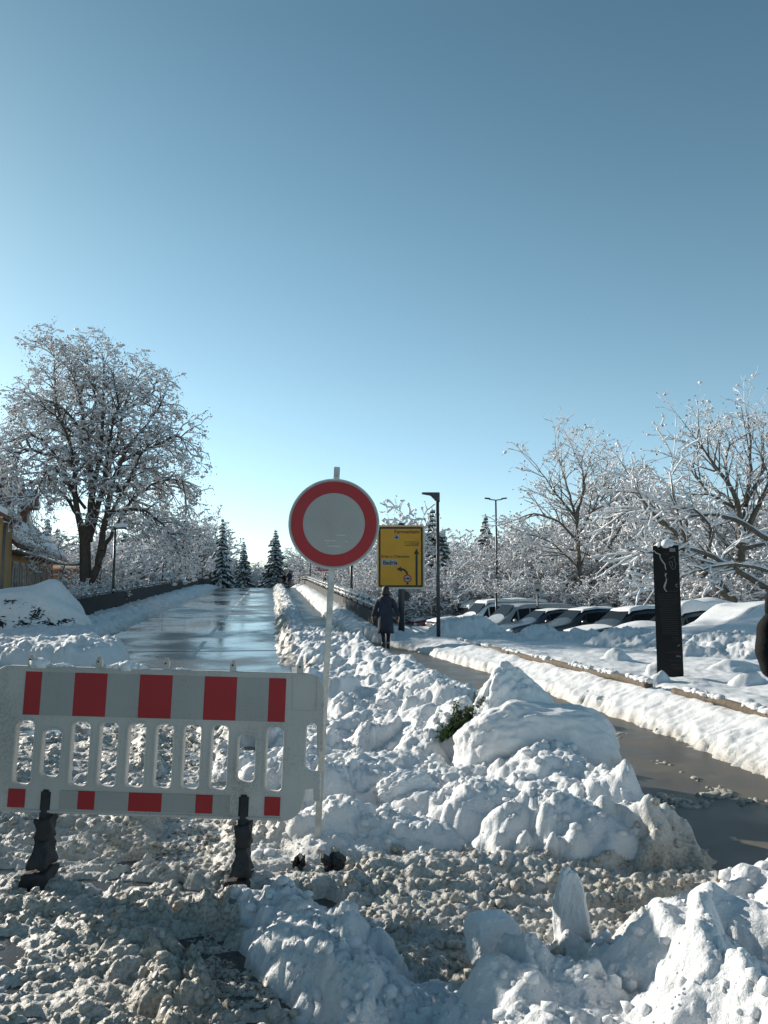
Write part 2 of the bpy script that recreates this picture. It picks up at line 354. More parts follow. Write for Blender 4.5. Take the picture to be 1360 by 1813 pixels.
def terrain(X, Y):
    s, t = ST(X, Y); base = zbase(X, Y)
    wx = X+.16*perlin(X*1.9, Y*1.9, 5)+.05*perlin(X*7, Y*7, 6)+.016*perlin(X*23, Y*23, 9); wy = Y+.16*perlin(X*1.9, Y*1.9, 7)+.05*perlin(X*7, Y*7, 8)+.016*perlin(X*23, Y*23, 10)
    nb = fbm(X*.9, Y*.9, 11, 4); nf = fbm(X*5, Y*5, 12, 4); nff = fbm(X*22, Y*22, 13, 3)
    c50 = caps(wx, wy, .85, 20, .38); c25 = caps(wx, wy, .42, 21, .26); c12 = caps(wx, wy, .18, 22, .14); c06 = caps(wx, wy, .07, 23, .12)
    g1 = fbm(wx*2.6, wy*3.6, 90, 6, .62); g2 = fbm(wx*9, wy*11, 95, 4, .6); rdg = 1-np.abs(fbm(wx*1.6, wy*3.4, 97, 4, .6))*2.2
    rough = sst(fbm(X*.8, Y*.8, 77, 3), -.15, .35); soft = fbm(wx*1.5, wy*1.5, 78, 3)
    bl = billow(wx*2.6, wy*2.6, 30, 5); bs = billow(wx*6, wy*6, 31, 4); be = billow(wx*4.2, wy*8, 32, 4)
    edge = .10*perlin(X*2.5, Y*2.5, 40)+.06*perlin(X*9, Y*9, 41)
    flute = .09*np.abs(perlin(s*2.3, t*.7, 44))+.05*np.abs(perlin(s*6.+nb, t*.9, 42))+.03*np.abs(perlin(s*15., t*1.5, 43))
    ifar = Y > 23
    pR = np.where(ifar, SN[0]*2.25+SU[0]*(s), np.interp(Y, PY, PX)); pL = np.where(ifar, SN[0]*1.3+SU[0]*(s), np.interp(Y, QY, QX))
    dL = np.interp(Y, DY, DX); lg = np.interp(Y, LY, LX)
    bare = -.05
    # slush over the near carriageway
    thick = np.interp(Y, [3, 6.5, 9, 12, 15, 17, 18.5], [1, 1, .75, .45, .28, .1, -.6])
    rip = np.abs(perlin(X*1.3+.5*nb, Y*6.5, 50))
    slush = (.030+.065*nb+.050*g1*(.30+.85*rough)+.020*g2*(.5+.7*rough)+.045*rdg*(.3+rough)+.08*(rip-.2)+.35*c12+.4*c06*rough+.010*nff+.22*c25*sst(nb, .1, .5))*thick-.03*(1-thick)
    lane = sst(X, -.2, .5)*(1-sst(Y, 4.95, 5.3))
    slush = slush*(1-lane)+lane*(.006+.10*np.abs(perlin(X*.8+.4*nb, Y*5.2, 52))+.05*rip+.018*g1+.014*g2+.35*c06+.016*nff)
    # exposed wet ground where the path joins the carriageway
    wetz = sst(X, 1.25, 1.8)*sst(Y, 4.55, 4.95)
    slush = slush*(1-wetz)+wetz*(-.012+.022*nf+.05*c12*sst(nf, -.1, .4)-.03*sst(Y+edge, 5.5, 6.1))
    # wheel ruts down to the asphalt
    rut = 0
    for pts, wd in (([gp(330, 1520), gp(338, 1452), gp(330, 1340), gp(300, 1250)], .17), ([gp(460, 1770), gp(420, 1725), gp(345, 1675)], .10), ([gp(215, 1340), gp(228, 1220)], .12)):
        rut = np.maximum(rut, capsule(X+.06*perlin(X*5, Y*5, 60), Y, [(p[0], p[1], 1, 1) for p in pts], wd*1.6, 1.0))
    rk = np.clip(rut*1.6, 0, 1); slush = slush*(1-rk)+rk*(.001+.020*g2+.02*nf+.012*nff)
    h = slush
    dirt = np.clip(.72+.35*nb, 0, 1)*np.ones_like(X)+.15*(1-sst(Y, 4, 6))*(1-sst(X, -.6, 0)); grit = np.full_like(X, .18)  # dirty slush; the extra at near left is partly painted-in shade
    dirt = dirt+.02*lane; grit = grit+.12*wetz+.32*np.clip(rut*1.5, 0, 1); dirt = np.where(wetz > .3, 1.0, dirt)
    # cleared carriageway
    clr = sst(Y+.5*perlin(X*.7, Y*.7, 61), 16.6, 18.0)*sst(t+edge, -4.95, -4.75)*(1-sst(t+edge, .1, .3))
    h = h*(1-clr)+clr*bare
    # left bank
    mb = sst(-(t+edge*1.5), 4.7, np.where(Y > 19, 5.35, 6.0))*sst(Y+2.5*nb, 11.5, 17.0)
    mb = np.maximum(mb, sst(-X+edge*3, 7.4, 9.2)*(1-sst(Y, 16, 18)))
    hl = .20+.10*nb*.5+.07*soft+.03*g1*(.5+rough)+.25*c25+.25*c12+.03*nf+.012*nff+.12*sst(-t, 5.2, 6.1)
    flatl = sst(-t, 6.9, 7.8); hl = hl*(1-flatl)+flatl*(.38+.07*nb+.01*nf)
    h = h*(1-mb)+mb*hl; dirt = dirt*(1-mb)+mb*.12*sst(-t, 5.6, 4.7); grit = grit*(1-mb)+mb*np.where(-t < 5.2, .3, 0)
    rub = blob(X, Y, P(105, 1150, 17.2), 1.5, 1.3, .30)
    h = np.where(rub > 0, np.maximum(h, sst(rub, 0, .15)*(.26+.6*c25+.5*c12+.06*g1+.03*nf)+rub), h); dirt = np.where(rub > .02, .05, dirt)
    # bank between carriageway and path
    md = sst(X-dL+edge*1.2, 0, .35)*(1-sst(X-pL+edge, -.30, .02))*sst(Y+1.6*edge+.25*nb+.06*nf, 4.7, 5.5)
    md = np.where(Y > 17, sst(t+1.3*edge+.05*nf, .05, .65)*(1-sst(X-pL+edge, -.30, .02)), md)
    tt = np.clip((X-dL)/np.maximum(pL-dL, .5), 0, 1)
    near = 1-sst(Y, 16, 22)
    hd = (.13+.24*sst(tt, .35, .85)+.10*nb)*near+(1-near)*(.36+.08*nb)
    lowz = 1-.75*np.exp(-(((X-.25)/.75)**2+((Y-6.0)/.95)**2))
    hd = .10*(1-lowz)+lowz*hd-.06*near+near*(.35+.65*lowz)*(.02+.15*soft+.5*c50+.45*c25+.5*c12*rough+.042*g1*(.2+rough)+.016*g2*rough)+(1-near)*(.35*c25+.5*c12+.10*g1+.04*g2-.02)+.03*nf+.007*nff+.35*c06*(1-sst(tt, .1, .4))
    hd = hd+blob(X, Y, gp(650, 1370, .2), .75, .5, .18, .1, 3)
    h = h*(1-md)+md*hd
    dd = np.where(Y > 17, .95-1.4*sst(t, .3, .9)*1.0, (.85-1.1*sst(tt+.15*nf, .06, .30))*sst(Y, 6.5, 9.5))
    dirt = dirt*(1-md)+md*np.clip(dd+.2*nf, 0, 1); grit = grit*(1-md)+md*np.clip(np.where(Y > 17, .62-.8*sst(t, .3, .85), .50-.7*sst(tt+.1*nf, .05, .22)), 0, 1)*sst(Y, 7, 10)
    # path, cleared
    mp = sst(X-pL+edge*.8, -.06, .06)*(1-sst(X-pR+edge*.8+flute*.6, -.06, .06))*sst(Y, 5.9, 6.4)
    pth = bare+.085*sst(fbm(X*1.3+4, Y*1.3, 120, 4, .6)+.35*nff, .28, .75)*np.interp(Y, [6, 8, 14, 20], [1, .8, .55, .3])
    h = h*(1-mp)+mp*pth; dirt = np.where(mp > .5, 1.0, dirt)
    # bank on the right of the path, up to the log rail and beyond
    mr = sst(X-pR+edge*.7+flute*1.6, .0, .22+.12*sst(np.full_like(Y, 12)-Y, 0, 6))*sst(Y, 4.6, 5.4)
    ur = np.clip((X-pR)/np.maximum(lg-pR, .3), 0, 1)
    hr = .16+.20*sst(ur, .0, .75)+.06*nb*.5+.016*nf+.10*c12+.05*c25-.45*flute*(1-sst(ur, .4, 1))
    # rim of snow over the log, then the quiet field
    fieldm = sst(X-lg, .10, .35)
    hr = hr*(1-fieldm)+fieldm*(.36+.05*nb+.008*nf)
    hr = hr-.10*np.exp(-((X-lg+.02)/.10)**2)
    farr = (Y > 21.5)
    hr = np.where(farr & (t < 3.4), .22+.18*sst(t, 2.3, 2.8)+.25*c25+.2*c12+.03*nf, hr)
    h = h*(1-mr)+mr*hr; dirt = dirt*(1-mr)+mr*.22*(1-sst(ur, 0, .5)); grit = grit*(1-mr)+mr*.14*(1-sst(ur, .0, .15))
    # ploughed piles at the edge of the car park
    pile = np.zeros_like(X)
    for px, py, d, rx, ry, hh in ((828, 1090, 23.5, 1.7, 1.5, .98), (760, 1118, 24, 1.4, 1.4, .45), (905, 1118, 22.5, 1.3, 1.2, .55), (950, 1108, 22.2, 1.3, 1.1, .72), (1010, 1112, 21.5, 1.3, 1.1, .70),
                               (1060, 1128, 20.5, 1.4, 1.0, .50), (1105, 1108, 19.6, 1.3, 1.1, .82), (1150, 1108, 19, 1.2, 1.2, .72), (1250, 1108, 17.5, 1.6, 1.6, .72), (1340, 1108, 16.6, 1.9, 1.5, .80), (1440, 1100, 16.5, 2, 1.5, .9), (705, 1105, 26, 1.5, 1.2, .5)):
        c = P(px, py, d); pile = np.maximum(pile, blob(X+.25*perlin(X*1.5, Y*1.5, 70), Y, c, rx, ry, hh*(.97 if px == 828 else .95), 0, 1.7))
    pile = np.where(pile > .02, pile+.25*c50+.35*c25+.4*c12+.08*soft+.07*g1-.0, pile)
    for px, py, d, rx, ry, hh in ((1160, 1160, 12.9, .3, .25, .22), (1325, 1175, 11.6, .55, .4, .20), (1172, 1198, 11.6, .36, .22, .20), (1090, 1150, 15.5, .5, .5, .25), (1300, 1150, 13.5, 1.0, .6, .2)):
        pile = np.maximum(pile, blob(X+.5*edge, Y-.4*edge, P(px, py, d), rx, ry, hh+.33, .3, 1.6)*(t > 0))
    h = np.where((pile > .05) & (X > pR), np.maximum(h, pile+.02*nf), h)
    # foreground heap, nearest the camera on the right
    cr = np.interp(X, CX, CY)+edge*1.6+.22*sst(X, .2, 1.2)
    mf = (1-sst(Y, cr-.45, cr+.12))*sst(X+.25*(Y-3)+edge, -.42, -.18)
    hf = .16+.14*X.clip(0, 3)+.12*nb+.14*soft+.6*c25+.50*c50+.45*c12*rough+.045*g1*(.2+rough)+.016*g2*rough+.016*nf+.005*nff
    h = h*(1-mf)+mf*hf; dirt = dirt*(1-mf)+mf*np.clip(.42-.45*X+.2*nb, 0, .6); grit = grit*(1-mf)
    r1 = capsule(X+.5*edge, Y, [(*gp(480, 1585, .1)[:2], .75, .8), (*gp(560, 1625, .2)[:2], 1.15, 1), (*gp(640, 1700, .2)[:2], 1.1, 1.1), (*gp(760, 1790, .2)[:2], .9, 1.2)], .27, .21, 1.8)
    rm = sst(r1, .005, .05); h = np.maximum(h, h*(1-rm)+rm*(r1+.5*c25+.5*c12+.08*soft+.055*g1+.02*g2+.006*nff-.03)); dirt = dirt*(1-rm)+rm*.10; grit = grit*(1-rm*.8)
    # heaped snow in front of and around the big block
    for px, py, z, rx, ry, hh, ro in ((1010, 1495, .05, .70, .36, .36, -.15), (1080, 1480, .1, .36, .34, .32, 0), (850, 1440, .1, .45, .5, .34, .3), (770, 1420, .15, .4, .4, .30, 0), (600, 1500, .05, .55, .26, .14, 0),
                                  (520, 1480, .03, .34, .30, .10, 0), (900, 1230, .3, .6, .8, .50, 0), (800, 1240, .3, .5, .8, .45, 0), (720, 1480, .05, .5, .25, .20, 0)):
        b0 = blob(X+edge, Y+edge, gp(px, py, z), rx, ry, hh, ro, 2.2)
        b1 = np.where(b0 > .01, b0+.45*c25+.4*c12*rough+.08*soft+.045*g1*(.3+rough)+.014*g2+.005*nff-.02, -1); sel = b1 > h; h = np.maximum(h, b1); dirt = np.where(sel, np.minimum(dirt, .06), dirt); grit = np.where(sel, 0, grit)
    # trodden hollow at the foot of the sign pole
    cl = .85*np.exp(-((X+.50)/.42)**4-((Y-4.95)/.40)**4); h = h*(1-cl)+cl*(.05+.02*nf+.015*g1); dirt = dirt*(1-.6*cl)
    return base+h, np.clip(dirt, 0, 1), np.clip(grit, 0, 1)

def build_ground():
    OY = -1.6
    a1 = np.arange(-32, 32, .088); ang = np.radians(np.concatenate([np.linspace(-62, -32, 130)[:-1], a1, np.linspace(32, 62, 130)]))
    rr = [2.7]
    while rr[-1] < 130:
        r = rr[-1]; rr.append(r*(1+np.interp(r, [3, 8, 12, 30, 60, 130], [.0019, .0022, .0028, .0042, .008, .012])))
    rr = np.array(rr); A, RR = np.meshgrid(ang, rr)
    X = RR*np.sin(A); Y = RR*np.cos(A)+OY
    Z, D, G = terrain(X.ravel(), Y.ravel()); Z = Z.reshape(X.shape)
    # let the clods swell sideways a little so their sides are steep
    gy, gx = np.gradient(Z); dX = np.gradient(X, axis=1); dYr = np.gradient(Y, axis=0)
    sx = np.clip(gx/np.maximum(dX, 1e-4), -2, 2); sy = np.clip(gy/np.maximum(np.abs(dYr), 1e-4), -2, 2)
    k = np.interp(RR, [3, 20, 40], [.0025, .006, 0]); X2 = X-sx*k; Y2 = Y-sy*k
    nr, nc = X.shape; idx = np.arange(nr*nc).reshape(nr, nc)
    Q = np.stack([idx[:-1, :-1], idx[:-1, 1:], idx[1:, 1:], idx[1:, :-1]], axis=-1).reshape(-1, 4)
    me = mesh_np('snow_ground', np.stack([X2.ravel(), Y2.ravel(), Z.ravel()], 1), [Q])
    ca = me.color_attributes.new('mask', 'FLOAT_COLOR', 'POINT')
    C = np.stack([D, G, np.zeros_like(D), np.ones_like(D)], 1).astype(np.float32); ca.data.foreach_set('color', C.ravel())
    print('ground verts', len(D))
    return tag(link('snow_ground', me, GSNOW), kind='structure')
build_ground()
def gz(x, y):
    z, _, _ = terrain(np.array([float(x)]), np.array([float(y)])); return float(z[0])

def strip(name, S, left, right, z, m, cols=6, kind='structure'):
    V = []; Fq = []
    for i, s in enumerate(S):
        l, r_ = left(s), right(s)
        for j in range(cols+1):
            t = l+(r_-l)*j/cols; p = st(s, t); V.append((p.x, p.y, z(s, t)))
    for i in range(len(S)-1):
        for j in range(cols):
            a = i*(cols+1)+j; Fq.append((a, a+1, a+cols+2, a+cols+1))
    me = mesh_np(name, V, [Fq]); return tag(link(name, me, m), kind=kind)
SS = list(np.arange(-6, 112, 1.0))
strip('road', SS, lambda s: -14 if s < 16 else (-14+(s-16)*4.5 if s < 18 else -5.1), lambda s: 8 if s < 7 else max(.42, 8-(s-7)*1.6), lambda s, t: float(rz(s)), ASPH, 8)
pp = []
for y in list(np.arange(4.6, 23.01, .6)): pp.append((float(np.interp(y, QY, QX))-.15, float(np.interp(y, PY, PX))+.15, y))
V = [];
for l, r_, y in pp:
    for x in (l, (l+r_)/2, r_): V.append((x, y, float(zbase(np.array([x]), np.array([y]))[0])+.008))
for s in list(np.arange(24.5, 100, 1.5)):
    for t in (1.15, 1.8, 2.4):
        p = st(s, t); V.append((p.x, p.y, float(rz(s))+.008))
Fq = [(i*3+j, i*3+j+1, i*3+j+4, i*3+j+3) for i in range(len(V)//3-1) for j in (0, 1)]
tag(link('footpath', mesh_np('footpath', V, [Fq]), PATHM), kind='structure')
# road markings: worn centre line
LINE = simple('worn_road_paint', (.42, .43, .43), .45, var=.3, scale=4)
lV = []; lF = []
s = 19.0
while s < 80:
    for k in range(4):
        s0 = s+k*.95; s1 = s0+.95
        for sa in (s0, s1):
            for t in (-1.92, -1.80):
                p = st(sa, t); lV.append((p.x, p.y, float(rz(sa))+.004))
        b = len(lV)-4; lF.append((b, b+1, b+3, b+2))
    s += 5.6
tag(link('road_marking', mesh_np('road_marking', lV, [lF]), LINE), kind='structure')
# bridge expansion joints
for sj in (20.2, 33.0, 58):
    p = []
    for sa in (sj, sj+.10):
        for t in (-4.9, .3):
            q = st(sa, t); p.append((q.x, q.y, float(rz(sa))+.005))
    tag(link('expansion_joint', mesh_np('expansion_joint', p, [[(0, 1, 3, 2)]]), DARKM), kind='structure')
# wide snowy ground out to the horizon
bm = bmesh.new(); bmesh.ops.create_circle(bm, cap_ends=True, segments=64, radius=2500); me = bm_mesh('far_ground', bm)
tag(link('far_ground', me, SNOW, loc=(0, 0, -.95)), kind='structure')

# loose crumbs of snow and slush that the ploughs and wheels threw about
def crumbs(name, n, xr, yr, smin, smax, m, want, seed):
    rg = np.random.default_rng(seed); yy = yr[0]+(yr[1]-yr[0])*rg.random(n)**1.8; xx = xr[0]+(xr[1]-xr[0])*rg.random(n); xx = xx*(.35+.65*(yy-yr[0])/(yr[1]-yr[0])) if xr[0] < -3 else xx
    z, dd, _ = terrain(xx, yy); ok = (dd > .35) if want else (dd < .35)
    s_, t_ = ST(xx, yy); ok &= z > zbase(xx, yy)+.015; xx, yy, z = xx[ok], yy[ok], z[ok]; r = smin+(smax-smin)*rg.random(len(xx))**5*np.interp(yy, [3, 10], [.8, 1.6])
    V, T_ = blobs(np.stack([xx, yy, z+r*.25, r], 1), .8, seed); me = mesh_np(name, V, [T_], smooth=False)
    if want:
        ca = me.color_attributes.new('mask', 'FLOAT_COLOR', 'POINT'); ca.data.foreach_set('color', np.tile(np.array([.85, .1, 0, 1], dtype=np.float32), len(V)))
    tag(link(name, me, m), kind='stuff')
crumbs('slush_crumbs', 15000, (-4.5, 3.5), (2.3, 10), .005, .034, GSNOW, True, 1)
crumbs('snow_crumbs', 9000, (-2.2, 3.2), (2.3, 12), .005, .040, SNOW, False, 2)
# ------------------------------------------------------------------ trees
class Tree:
    def __init__(s, seed): s.r = random.Random(seed); s.wood = []; s.twig = []; s.snow = []; s.clump = []; s.leaf = []
    def seg(s, a, b, r0, r1, lvl, sn=1.0):
        (s.wood if lvl <= 1 else s.twig).append((*a, *b, r0, r1))
        dx, dy, dz = b[0]-a[0], b[1]-a[1], b[2]-a[2]; L = math.sqrt(dx*dx+dy*dy+dz*dz)+1e-6
        hf = math.sqrt(dx*dx+dy*dy)/L
        k = (.25+.75*hf)*s.sn*sn
        if s.r.random() < .95:
            rs = (.30*r0+s.base*s.r.uniform(.6, 1.35))*k
            if lvl == 0 and hf < .35: rs = r0*.55*s.r.uniform(.3, 1)
            up = r0*.62+rs*.45
            ox = 0 if hf > .35 else -.35*r0
            s.snow.append((a[0]+ox, a[1]+ox*.3, a[2]+up, b[0]+ox, b[1]+ox*.3, b[2]+up, rs, rs*.85))
    def grow(s, p, d, L, r0, lvl, P_):
        rr = s.r; n = max(2, int(L/P_['step'][lvl])); st_ = L/n; trop = P_['trop'][lvl]; wig = P_['wig'][lvl]
        kids = []
        for i in range(n):
            f = i/n; rA = r0*(1-.72*f); rB = r0*(1-.72*(i+1)/n)
            d = (d[0]+rr.gauss(0, wig), d[1]+rr.gauss(0, wig), d[2]+rr.gauss(0, wig)+trop*st_*(.3+1.4*f))
            m = math.sqrt(d[0]**2+d[1]**2+d[2]**2); d = (d[0]/m, d[1]/m, d[2]/m)
            q = (p[0]+d[0]*st_, p[1]+d[1]*st_, p[2]+d[2]*st_)
            s.seg(p, q, rA, rB, lvl)
            if lvl < P_['max'] and f >= P_['from'][lvl]:
                c = P_['dens'][lvl]*st_; c = int(c)+(rr.random() < c-int(c))
                for _ in range(c): kids.append((q, d, f, rB))
            p = q
        if lvl == P_['max'] or lvl >= 2:
            if rr.random() < P_['clump']: s.clump.append((p[0], p[1], p[2]+.02, rr.uniform(.5, 1.3)*P_['csize']))
            for _ in range(P_['leaf']):
                if rr.random() < .6: s.leaf.append((p[0]+rr.gauss(0, .12), p[1]+rr.gauss(0, .12), p[2]+rr.gauss(0, .1)-.05))
        for (q, dd, f, rB) in kids: s.child(q, dd, f, rB, lvl, P_)
    def child(s, q, dd, f, rB, lvl, P_):
        rr = s.r; a = R(rr.uniform(*P_['ang'])); ax = Vector((rr.gauss(0, 1), rr.gauss(0, 1), rr.gauss(0, 1)*P_.get('flatk', 1)))
        v = Vector(dd); ax = (ax-ax.dot(v)*v)
        if ax.length < 1e-3: return
        ax.normalize(); nd = v*math.cos(a)+ax*math.sin(a)
        L = P_['len'][lvl+1]*rr.uniform(.6, 1.25)*(1-.45*f)
        s.grow(tuple(q), tuple(nd), L, min(rB*.75, P_['rad'][lvl+1]), lvl+1, P_)
    def stem(s, pts, r0, r1, P_, dens=None, f0=.3, jit=.0, sn=1.0):
        """a limb through given points, with branches along it"""
        rr = s.r; pts = [Vector(p) for p in pts]; out = []
        for i in range(len(pts)-1):
            a = pts[max(i-1, 0)]; b = pts[i]; c = pts[i+1]; d = pts[min(i+2, len(pts)-1)]
            m = max(3, int((c-b).length/.35))
            for k in range(m):
                t = k/m; out.append(.5*((2*b)+(-a+c)*t+(2*a-5*b+4*c-d)*t*t+(-a+3*b-3*c+d)*t*t*t)+Vector((rr.gauss(0, jit), rr.gauss(0, jit), rr.gauss(0, jit))))
        out.append(pts[-1]); n = len(out)-1
        for i in range(n):
            f = i/n; ra = r0+(r1-r0)*f; rb = r0+(r1-r0)*(i+1)/n
            s.seg(tuple(out[i]), tuple(out[i+1]), ra, rb, 0, sn)
            if f >= f0:
                L = (out[i+1]-out[i]).length; c = (dens or P_['dens'][0])*L; c = int(c)+(rr.random() < c-int(c))
                for _ in range(c): s.child(out[i+1], tuple((out[i+1]-out[i]).normalized()), f*.8, rb, 0, P_)
        d = (out[-1]-out[-2]).normalized(); s.grow(tuple(out[-1]), tuple(d), P_['len'][1]*.7, r1, 1, P_)
    def meshes(s, leaf_size=.07):
        M = {}
        V, Q = tubes(s.wood, 7); M['trunk'] = mesh_np('trunk', V, [Q])
        if s.twig: V, Q = tubes(s.twig, 3); M['twigs'] = mesh_np('twigs', V, [Q])
        V, Q = tubes(s.snow, 4); vs_, fs = [V], [Q]; T = []
        if s.clump:
            V2, F2 = blobs(s.clump, .62, 3); T = F2+len(V); vs_.append(V2)
        M['crown_snow'] = mesh_np('crown_snow', np.concatenate(vs_), [Q, T] if len(T) else [Q], smooth=True)
        if s.leaf:
            A = np.array(s.leaf); rg = np.random.default_rng(1); n = len(A)
            u = rg.normal(0, 1, (n, 3)); u /= np.linalg.norm(u, axis=1, keepdims=True); v = np.cross(u, rg.normal(0, 1, (n, 3))); v /= np.linalg.norm(v, axis=1, keepdims=True)
            z = leaf_size*rg.uniform(.5, 1.2, (n, 1)); V = np.stack([A-u*z, A+v*z*.5, A+u*z, A-v*z*.5], 1).reshape(-1, 3)
            M['leaves'] = mesh_np('leaves', V, [np.arange(4*n).reshape(n, 4)], smooth=False)
        return M
def put_tree(name, M, loc, label, cat, group=None, rz=0, sc=1.0, bark=BARK, leafm=LEAF):
    e = empty(name, loc, rz, label, cat, group); e.scale = (sc, sc, sc) if not hasattr(sc, '__len__') else sc
    for k, me in M.items():
        mat = {'trunk': bark, 'twigs': bark, 'crown_snow': TSNOW, 'leaves': leafm}[k]
        if not me.materials: me.materials.append(mat)
        link({'trunk': 'trunk', 'twigs': 'crown', 'crown_snow': 'snow', 'leaves': 'leaves'}[k], me, None, e)
    return e

# --- the big tree on the left, its limbs read off the photograph at 34 m
D0 = 36.5
def L(pts, dz):
    n = len(pts)-1; base = P(152, 1062, D0)
    return [P(155+(x-155)*(.90 if x < 250 or y < 720 else .92), y+(26 if y < 700 else (10 if y < 780 else 0)), D0+dz*(k/n)**1.3)-base for k, (x, y) in enumerate(pts)]
PB = dict(step=[.35, .28, .20, .16], trop=[0, -.5, -1.1, -1.5], wig=[.03, .11, .16, .2], dens=[6.2, 6.6, 4.8], len=[0, 1.45, .72, .36], rad=[0, .035, .014, .009],
          ang=(28, 72), clump=.26, csize=.10, leaf=6, max=3)
PB['from'] = [.3, .15, .1]
T = Tree(7); T.sn = 1.0; T.base = .024
T.stem(L([(152, 1072), (151, 1010), (150, 960)], 0), .30, .25, PB, f0=.9, dens=.5)
for pts, dz, r0, r1 in (([(150, 962), (158, 920), (164, 860), (152, 760), (140, 680), (118, 612)], .5, .26, .03), ([(149, 962), (132, 890), (127, 820), (105, 740), (62, 690)], -1.6, .22, .03),
        ([(158, 958), (186, 860), (214, 780), (226, 715), (242, 655)], 1.2, .22, .03), ([(160, 1030), (175, 1000), (190, 925), (206, 850), (236, 790), (275, 735), (302, 700)], -1.0, .24, .03),
        ([(176, 1000), (200, 950), (240, 890), (290, 852), (336, 852)], 1.0, .15, .03), ([(163, 880), (180, 800), (186, 700), (186, 625)], -.6, .18, .025),
        ([(147, 935), (112, 880), (62, 852), (12, 868)], .8, .13, .03), ([(130, 880), (88, 800), (38, 760), (6, 792)], 1.6, .13, .03), ([(214, 820), (280, 792), (325, 762), (344, 778)], -1.2, .12, .025),
        ([(196, 910), (255, 902), (306, 935), (332, 985)], -1.4, .12, .03), ([(150, 760), (98, 706), (46, 684), (18, 715)], 1.0, .10, .025), ([(128, 820), (60, 800), (20, 800), (2, 850)], -2.4, .10, .025),
        ([(165, 860), (150, 790), (100, 730), (95, 650)], 2.4, .13, .025), ([(206, 850), (240, 830), (290, 840), (320, 880)], 2.6, .10, .025), ([(186, 860), (200, 760), (215, 690), (205, 640)], -2.6, .12, .025),
        ([(190, 925), (230, 860), (262, 800), (290, 760)], -2.8, .12, .025), ([(150, 900), (110, 850), (80, 830), (40, 900)], -2.8, .10, .025), ([(160, 900), (200, 870), (240, 880), (280, 930)], 2.0, .10, .03),
        ([(142, 1000), (110, 1000), (85, 985)], .5, .06, .02), ([(152, 760), (172, 700), (160, 640), (150, 590)], 1.5, .10, .02), ([(226, 715), (262, 700), (285, 665), (275, 640)], .5, .07, .02),
        ([(336, 852), (345, 880), (345, 930), (340, 960)], 0, .04, .015), ([(106, 740), (92, 680), (90, 620), (88, 590)], .3, .06, .02)):
    T.stem(L(pts, dz), r0*.80, r1*.9, PB, f0=.22, jit=.02)
print('hero tree', len(T.twig), len(T.snow), len(T.clump))
b0 = P(152, 1062, D0)
hero = put_tree('broadleaf_tree', T.meshes(.055), b0, 'tallest tree of all, several stems under a wide snow laden crown behind the left parapet', 'tree')

# --- bare trees on the right, limbs again from the photograph
def stems_tree(name, label, d, base, stems, PR, seed, base_snow=.03, sn=1.0, bark=BARK2, leaf=.07, cat='tree', group=None):
    t = Tree(seed); t.sn = sn; t.base = base_snow; o = P(*base, d)
    for pts, dz, r0, r1 in stems:
        n = len(pts)-1; t.stem([P(x, 1065-(1065-y)*.88, d+dz*(k/n)**1.3)-o for k, (x, y) in enumerate(pts)], r0, r1, PR, f0=.15, jit=.02)
    return put_tree(name, t.meshes(leaf), o, label, cat, group, bark=bark)
PU = dict(step=[.4, .32, .26, .2], trop=[0, .10, .05, 0], wig=[.03, .09, .14, .18], dens=[3.0, 3.6, 3.0], len=[0, 2.4, 1.0, .45], rad=[0, .04, .016, .01], ang=(22, 55), clump=.16, csize=.09, leaf=1, max=3)
PU['from'] = [.3, .2, .1]
stems_tree('bare_tree', 'slender bare tree with upswept thin branches rising above the black car in the parked row', 42, (1030, 1065),
    [([(1031, 1070), (1024, 960), (1020, 900), (1008, 850), (985, 765)], 0, .17, .02), ([(1021, 905), (1030, 850), (1045, 775)], 1, .09, .02), ([(1024, 930), (1055, 870), (1070, 820)], -1, .08, .02),
     ([(1024, 950), (990, 905), (945, 890), (915, 900)], .8, .08, .02), ([(1020, 900), (980, 840), (955, 800)], -1.2, .07, .015), ([(1026, 1000), (980, 950), (940, 930)], 1, .06, .02),
     ([(1020, 890), (1035, 830), (1020, 770)], -1.5, .06, .015), ([(1022, 940), (1060, 930), (1080, 900)], 1.5, .06, .015)], PU, 11, .024)
stems_tree('bare_tree', 'bushy bare tree with a straight dark trunk directly left of the black information pillar', 44, (1080, 1065),
    [([(1079, 1070), (1081, 960), (1080, 900), (1082, 820)], 0, .13, .02), ([(1080, 960), (1055, 900), (1050, 850)], 1, .07, .02), ([(1080, 950), (1110, 890), (1105, 830)], -1, .07, .02),
     ([(1080, 990), (1120, 950), (1140, 930)], 1, .06, .02), ([(1080, 1000), (1040, 970), (1010, 960)], -1, .06, .02), ([(1081, 900), (1095, 850), (1115, 815)], 1.6, .05, .02)], PU, 12, .034)
PO = dict(PU, dens=[2.6, 3.4, 2.8], len=[0, 2.6, 1.1, .5])
stems_tree('bare_tree', 'large bare tree with long dark rising limbs at the right edge of the photo', 36, (1312, 1065),
    [([(1312, 1075), (1312, 980), (1310, 920), (1300, 850), (1265, 790), (1230, 735)], -.5, .27, .02), ([(1312, 940), (1320, 870), (1330, 800), (1325, 705)], 1, .16, .02), ([(1311, 960), (1335, 890), (1360, 830), (1385, 740)], -1, .17, .02),
     ([(1305, 870), (1285, 800), (1290, 740), (1272, 720)], 1.4, .09, .02), ([(1306, 880), (1260, 850), (1232, 810), (1228, 780)], 0, .08, .02), ([(1320, 870), (1350, 800), (1350, 740)], 1.6, .09, .02),
     ([(1312, 990), (1280, 940), (1240, 900), (1225, 860)], -1, .10, .02), ([(1315, 960), (1370, 940), (1400, 900)], .5, .11, .02), ([(1311, 900), (1290, 860), (1268, 840), (1245, 830)], 1.5, .06, .02)], PO, 13, .020)
